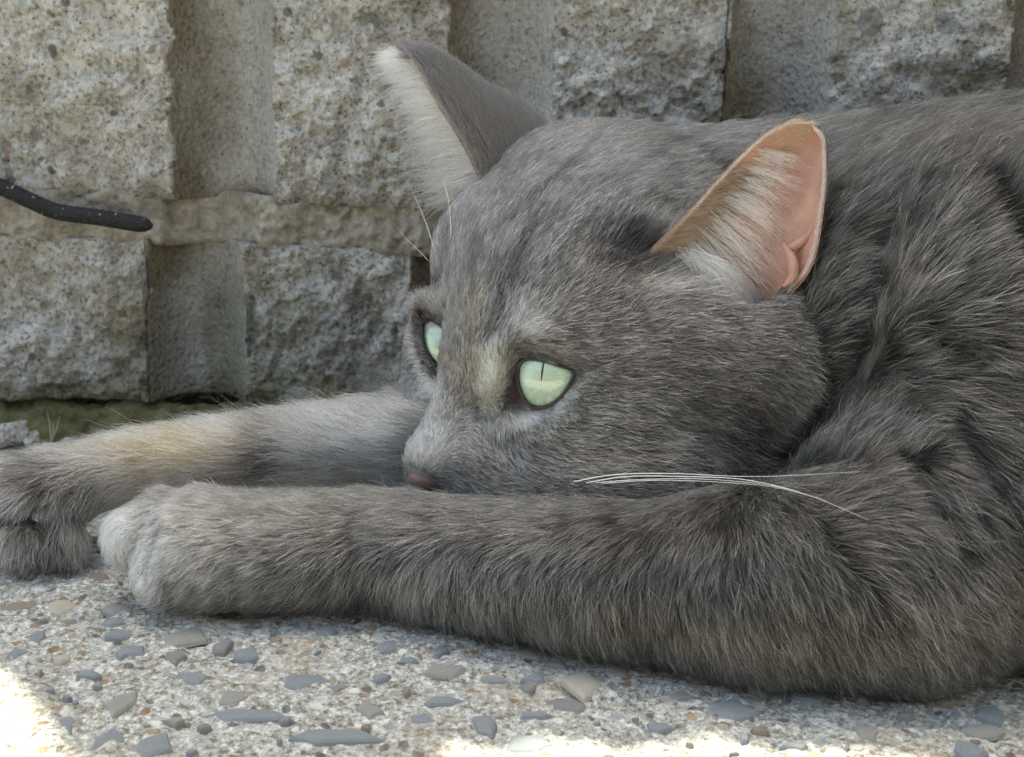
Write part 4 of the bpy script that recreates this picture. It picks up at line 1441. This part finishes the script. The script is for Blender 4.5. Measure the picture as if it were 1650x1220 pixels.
nF = len(FP)
flow = np.zeros((nF, 2))
colr = np.zeros((nF, 3))
length = np.zeros(nF)
for r in (R_HEAD, R_NARM, R_FARM, R_BODY):
    m_ = FR == r
    u, v = FU[m_], FV_[m_]
    flow[m_] = field(ARROWS[r], u, v)
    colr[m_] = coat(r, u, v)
    l = np.full(len(u), LEN[r])
    for s in LSP:
        if s[0] == r:
            wb = np.exp(-((u - s[1]) / s[3]) ** 2 - ((v - s[2]) / s[4]) ** 2)
            l = l * (1 - wb) + s[5] * wb
    length[m_] = l
D3 = flow[:, :1] * RT - flow[:, 1:] * UP
jit = 0.16 * np.stack([vnoise(FP / 5, 31), vnoise(FP / 5, 32), vnoise(FP / 5, 33)], 1) + rng.normal(0, 0.15, (nF, 3))
D3 = D3 + jit
D3 = D3 - (D3 * FN).sum(1, keepdims=True) * FN
D3 = nrm(D3)
mott = 1 + 0.22 * fbm(FP / 7, 3, 51) + 0.12 * vnoise(FP / 2.2, 55)
val = mott * np.exp(rng.normal(0, 0.22, nF))
csz = np.select([FR == R_HEAD, FR == R_NARM, FR == R_FARM], [0.85, 1.15, 1.2], 1.35)
ch = worley(FP / csz[:, None], 71)
cofs = ch[1] * csz[:, None] - FP
cofs = cofs - (cofs * FN).sum(1, keepdims=True) * FN
val = val * np.exp(np.where(FR == R_HEAD, 1.6, 1.5) * (ch[2] - 0.5))
pale = rng.random(nF) < 0.13
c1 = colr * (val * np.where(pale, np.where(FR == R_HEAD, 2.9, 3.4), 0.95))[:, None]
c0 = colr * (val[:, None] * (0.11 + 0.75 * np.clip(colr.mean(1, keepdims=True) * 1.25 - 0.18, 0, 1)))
length *= np.exp(rng.normal(0, 0.16, nF))
back = ((FP - CAM) * FN).sum(1) > 0.35 * np.linalg.norm(FP - CAM, axis=1)
rad = np.where(FR == R_HEAD, 0.062, 0.06) * np.where(back, 2.0, np.where(FU > 1720, 1.5, 1.0)) * np.where(FUR < 1, 1.5, 1.0) * np.where(pale, 1.7, 1.0)
length = length * np.where(pale, 1.12, 1.0)
lift = np.where(FR == R_HEAD, 0.40, np.where((FR == R_NARM) & (FU < 340), 0.30, 0.50)) + rng.normal(0, 0.10, nF)
cl_big = np.select([FR == R_HEAD, FR == R_NARM, FR == R_FARM], [0.06, 0.18, 0.12], 0.30)
cl_sm = np.select([FR == R_HEAD, FR == R_NARM, FR == R_FARM], [0.75, 0.7, 0.45], 0.65)
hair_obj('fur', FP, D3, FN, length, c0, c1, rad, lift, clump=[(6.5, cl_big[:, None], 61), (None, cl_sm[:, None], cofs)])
gi = rng.random(nF) < np.where((FR != R_HEAD) & ~back & (FU < 1720), 0.018, 0.0)
gD = nrm(D3[gi] + rng.normal(0, 0.22, (gi.sum(), 3)))
hair_obj('fur', FP[gi], gD, FN[gi], length[gi] * 1.2, colr[gi] * 1.6, np.minimum(colr[gi] * 3.5 + 0.03, 0.8), np.full(gi.sum(), 0.055), lift[gi] + 0.12, wob=0.22)

# ---- hair of the ears
def along(G, tt, ss):
    nt, ns = G.shape[:2]
    x, y = tt * (nt - 1), ss * (ns - 1)
    i, j = np.minimum(x.astype(int), nt - 2), np.minimum(y.astype(int), ns - 2)
    a, b = (x - i)[:, None], (y - j)[:, None]
    return (G[i, j] * (1 - a) + G[i + 1, j] * a) * (1 - b) + (G[i, j + 1] * (1 - a) + G[i + 1, j + 1] * a) * b


def normals_at(G, tt, ss):
    return nrm(along(grid_normals(G), tt, ss))


def pixdir(a):
    a = np.asarray(a, float)
    return nrm(a[:, :1] * RT - a[:, 1:] * UP)


def tocam(P, Nn):
    s = -np.sign(((P - CAM) * Nn).sum(1, keepdims=True))
    return Nn * s


# near ear: white tufts from the front margin, sweeping back over the opening
n = int(1500 * max(FUR, .3))
tt = rng.random(n) ** 1.7 * 0.66
ss = np.clip(rng.normal(0.10, 0.05, n) + 0.09 * (1 - tt), 0.04, 0.4)
P = along(NEAR_G, tt, ss)
Nn = tocam(P, normals_at(NEAR_G, tt, ss))
ang = np.radians(50 - 62 * tt + 20 * vnoise(P / 3.5, 84) + rng.normal(0, 6, n))
D = pixdir(np.stack([np.cos(ang), np.sin(ang)], 1))
L_ = (23 - 23 * tt) * np.exp(rng.normal(0, 0.2, n))
wv = np.exp(rng.normal(0, 0.12, n))[:, None]
hair_obj('ear_tuft', P, D, Nn, L_, np.array([[0.68, 0.58, 0.50]]) * wv, np.array([[0.93, 0.91, 0.87]]) * wv, np.full(n, 0.075), 0.75 - 0.45 * tt + rng.normal(0, .1, n), K=9,
         clump=[(3.6, 0.8, 81), (1.2, 0.6, 82)], bend=pixdir(np.tile([-0.05, 1.0], (n, 1))) * (0.34 - 0.2 * tt)[:, None])
n = int(800 * max(FUR, .3))
uu = rng.uniform(0, 1, n)
pu, pv = 1098 + 102 * uu + rng.normal(0, 8, n), 398 + 84 * uu + rng.normal(0, 10, n)
pd = np.array([proj(on_s(1105 + 95 * k, 405 + 78 * k))[2] for k in np.linspace(0, 1, 9)])
P = np.stack([at(a, b, np.interp(c, np.linspace(0, 1, 9), pd) - 1.2) for a, b, c in zip(pu, pv, uu)])
ang = np.radians(46 + rng.normal(0, 13, n) - 12 * (1 - uu))
D = pixdir(np.stack([np.cos(ang), np.sin(ang)], 1))
Nn = np.tile(-FW, (n, 1)) + UP * 0.2
wv = np.exp(rng.normal(0, 0.15, n))[:, None]
hair_obj('ear_tuft', P, D, nrm(Nn), rng.uniform(9, 19, n), np.array([[0.6, 0.52, 0.46]]) * wv, np.array([[0.93, 0.91, 0.88]]) * wv, np.full(n, 0.075), rng.normal(0.55, .15, n), K=9, wob=0.2,
         clump=[(2.6, 0.5, 87)], bend=pixdir(np.tile([-0.1, 1.0], (n, 1))) * 0.25)
# short down inside the near ear and pale fringe on both rims
def down(G, n, trange, srange, d2, Lm, col, side=1, rad=0.04, lift=0.35):
    tt = rng.uniform(*trange, n)
    ss = rng.uniform(*srange, n)
    P = along(G, tt, ss)
    Nn = tocam(P, normals_at(G, tt, ss)) * side
    D = pixdir(np.tile(d2, (n, 1))) + rng.normal(0, 0.16, (n, 3))
    D = nrm(D - (D * Nn).sum(1, keepdims=True) * Nn)
    P = P + Nn * 0.55
    wv = np.exp(rng.normal(0, 0.25, n))[:, None]
    c = np.array([col]) * wv
    return P, D, Nn, Lm * np.exp(rng.normal(0, .2, n)), c * 0.7, c * 1.1, np.full(n, rad), np.full(n, lift)


def cat_(*a):
    return [np.concatenate([np.asarray(x[i]) for x in a]) for i in range(8)]


q = FUR
A1 = down(NEAR_G, int(4500 * q), (0, .55), (0.0, .2), (.8, .05), 5.5, (0.26, 0.19, 0.145), rad=0.045, lift=.6)
A2 = down(NEAR_G, int(3600 * q), (.3, 1), (0.0, .5), (.8, -.3), 2.6, (0.55, 0.36, 0.25), rad=0.03)
A3 = down(NEAR_G, int(2600 * q), (0, .96), (0.97, 1), (.9, -.5), 2.2, (0.80, 0.66, 0.50), rad=0.035, lift=.2)
A4 = down(NEAR_G, int(2200 * q), (0, .96), (0, 0.025), (0, -1), 2.2, (0.60, 0.52, 0.42), rad=0.035, lift=.2)
A5 = down(NEAR_G, int(9000 * q), (0, .88), (0, 1), (.3, -1), 2.0, (0.10, 0.09, 0.085), side=-1, rad=0.05, lift=.15)
hair_obj('ear_fur', *cat_(A1, A2, A3, A4, A5), wob=0.1)
# far ear: grey velvet back and white fringe standing out of the opening
B1 = down(FAR_G, int(26000 * q), (0, .93), (0.0, .62), (-.55, -.9), 4.6, (0.13, 0.122, 0.12), rad=0.06, lift=.5)
B2 = down(FAR_G, int(8000 * q), (0, 1), (0.55, 1), (-.55, -.9), 3.0, (0.15, 0.14, 0.135), side=-1, rad=0.05)
B3 = down(FAR_G, int(3000 * q), (0, 1), (0.0, .03), (-.5, -.8), 1.6, (0.55, 0.42, 0.32), rad=0.035, lift=.2)
hair_obj('ear_fur', *cat_(B1, B2, B3), wob=0.08)
n = int(6500 * max(q, .3))
tt = rng.random(n) ** 1.25 * 0.94
ss = rng.choice([0, 1], n)
edge = np.where(ss == 0, rng.uniform(0.015, 0.22, n), rng.uniform(0.80, 1.0, n))
P = along(FAR_G, tt, edge)
Nn = -tocam(P, normals_at(FAR_G, tt, edge))
ang = np.radians(180 + rng.normal(0, 9, n) - 16 * (0.5 - tt))
D = pixdir(np.stack([np.cos(ang), np.sin(ang)], 1))
L_ = np.where(ss == 0, 21 - 11 * tt, 13 - 6 * tt) * np.exp(rng.normal(0, .2, n))
wv = np.exp(rng.normal(0, 0.12, n))[:, None]
hair_obj('ear_tuft', P, D, Nn, L_, np.array([[0.66, 0.61, 0.56]]) * wv, np.array([[0.92, 0.90, 0.86]]) * wv, np.full(n, 0.07), np.full(n, 0.1) + rng.normal(0, .1, n), K=7, clump=[(2.2, 0.7, 83)],
         bend=pixdir(np.tile([0.2, 0.3], (n, 1))) * 0.15)

# ---- whiskers: each a tapered hair of its own
WH = simple('whisker_white', (0.86, 0.85, 0.83), 0.35, Coat_Weight=0.3).m


def whisker(pts, r=0.14):
    Pw = spline([at(*p) for p in pts], 30)
    Vv, Ff = tube(Pw, r * (1 - 0.85 * np.linspace(0, 1, 30) ** 1.3), 6)
    own(mesh_obj('whisker', Vv, Ff, WH))


whisker([(925, 776, 306), (990, 765, 300), (1080, 763, 295), (1220, 768, 287), (1385, 760, 277)])
whisker([(945, 778, 306), (1010, 768, 300), (1100, 768, 294), (1200, 773, 287), (1300, 797, 278), (1400, 838, 270)])
whisker([(960, 778, 306), (1030, 773, 300), (1130, 772, 294), (1240, 782, 286), (1330, 806, 278)], 0.11)
whisker([(970, 779, 306), (1060, 774, 299), (1160, 777, 293), (1240, 784, 286), (1310, 800, 280)], 0.1)
whisker([(700, 404, 351), (690, 370, 348), (672, 325, 346), (650, 282, 344)], 0.11)
whisker([(727, 400, 349), (726, 360, 346), (722, 320, 343), (706, 262, 340)], 0.13)
whisker([(690, 420, 352), (676, 405, 350), (655, 385, 348), (635, 360, 347)], 0.08)
whisker([(840, 478, 334), (862, 440, 329), (890, 395, 324), (926, 358, 320)], 0.08)
whisker([(845, 480, 334), (852, 450, 330), (866, 425, 327), (880, 405, 325)], 0.07)
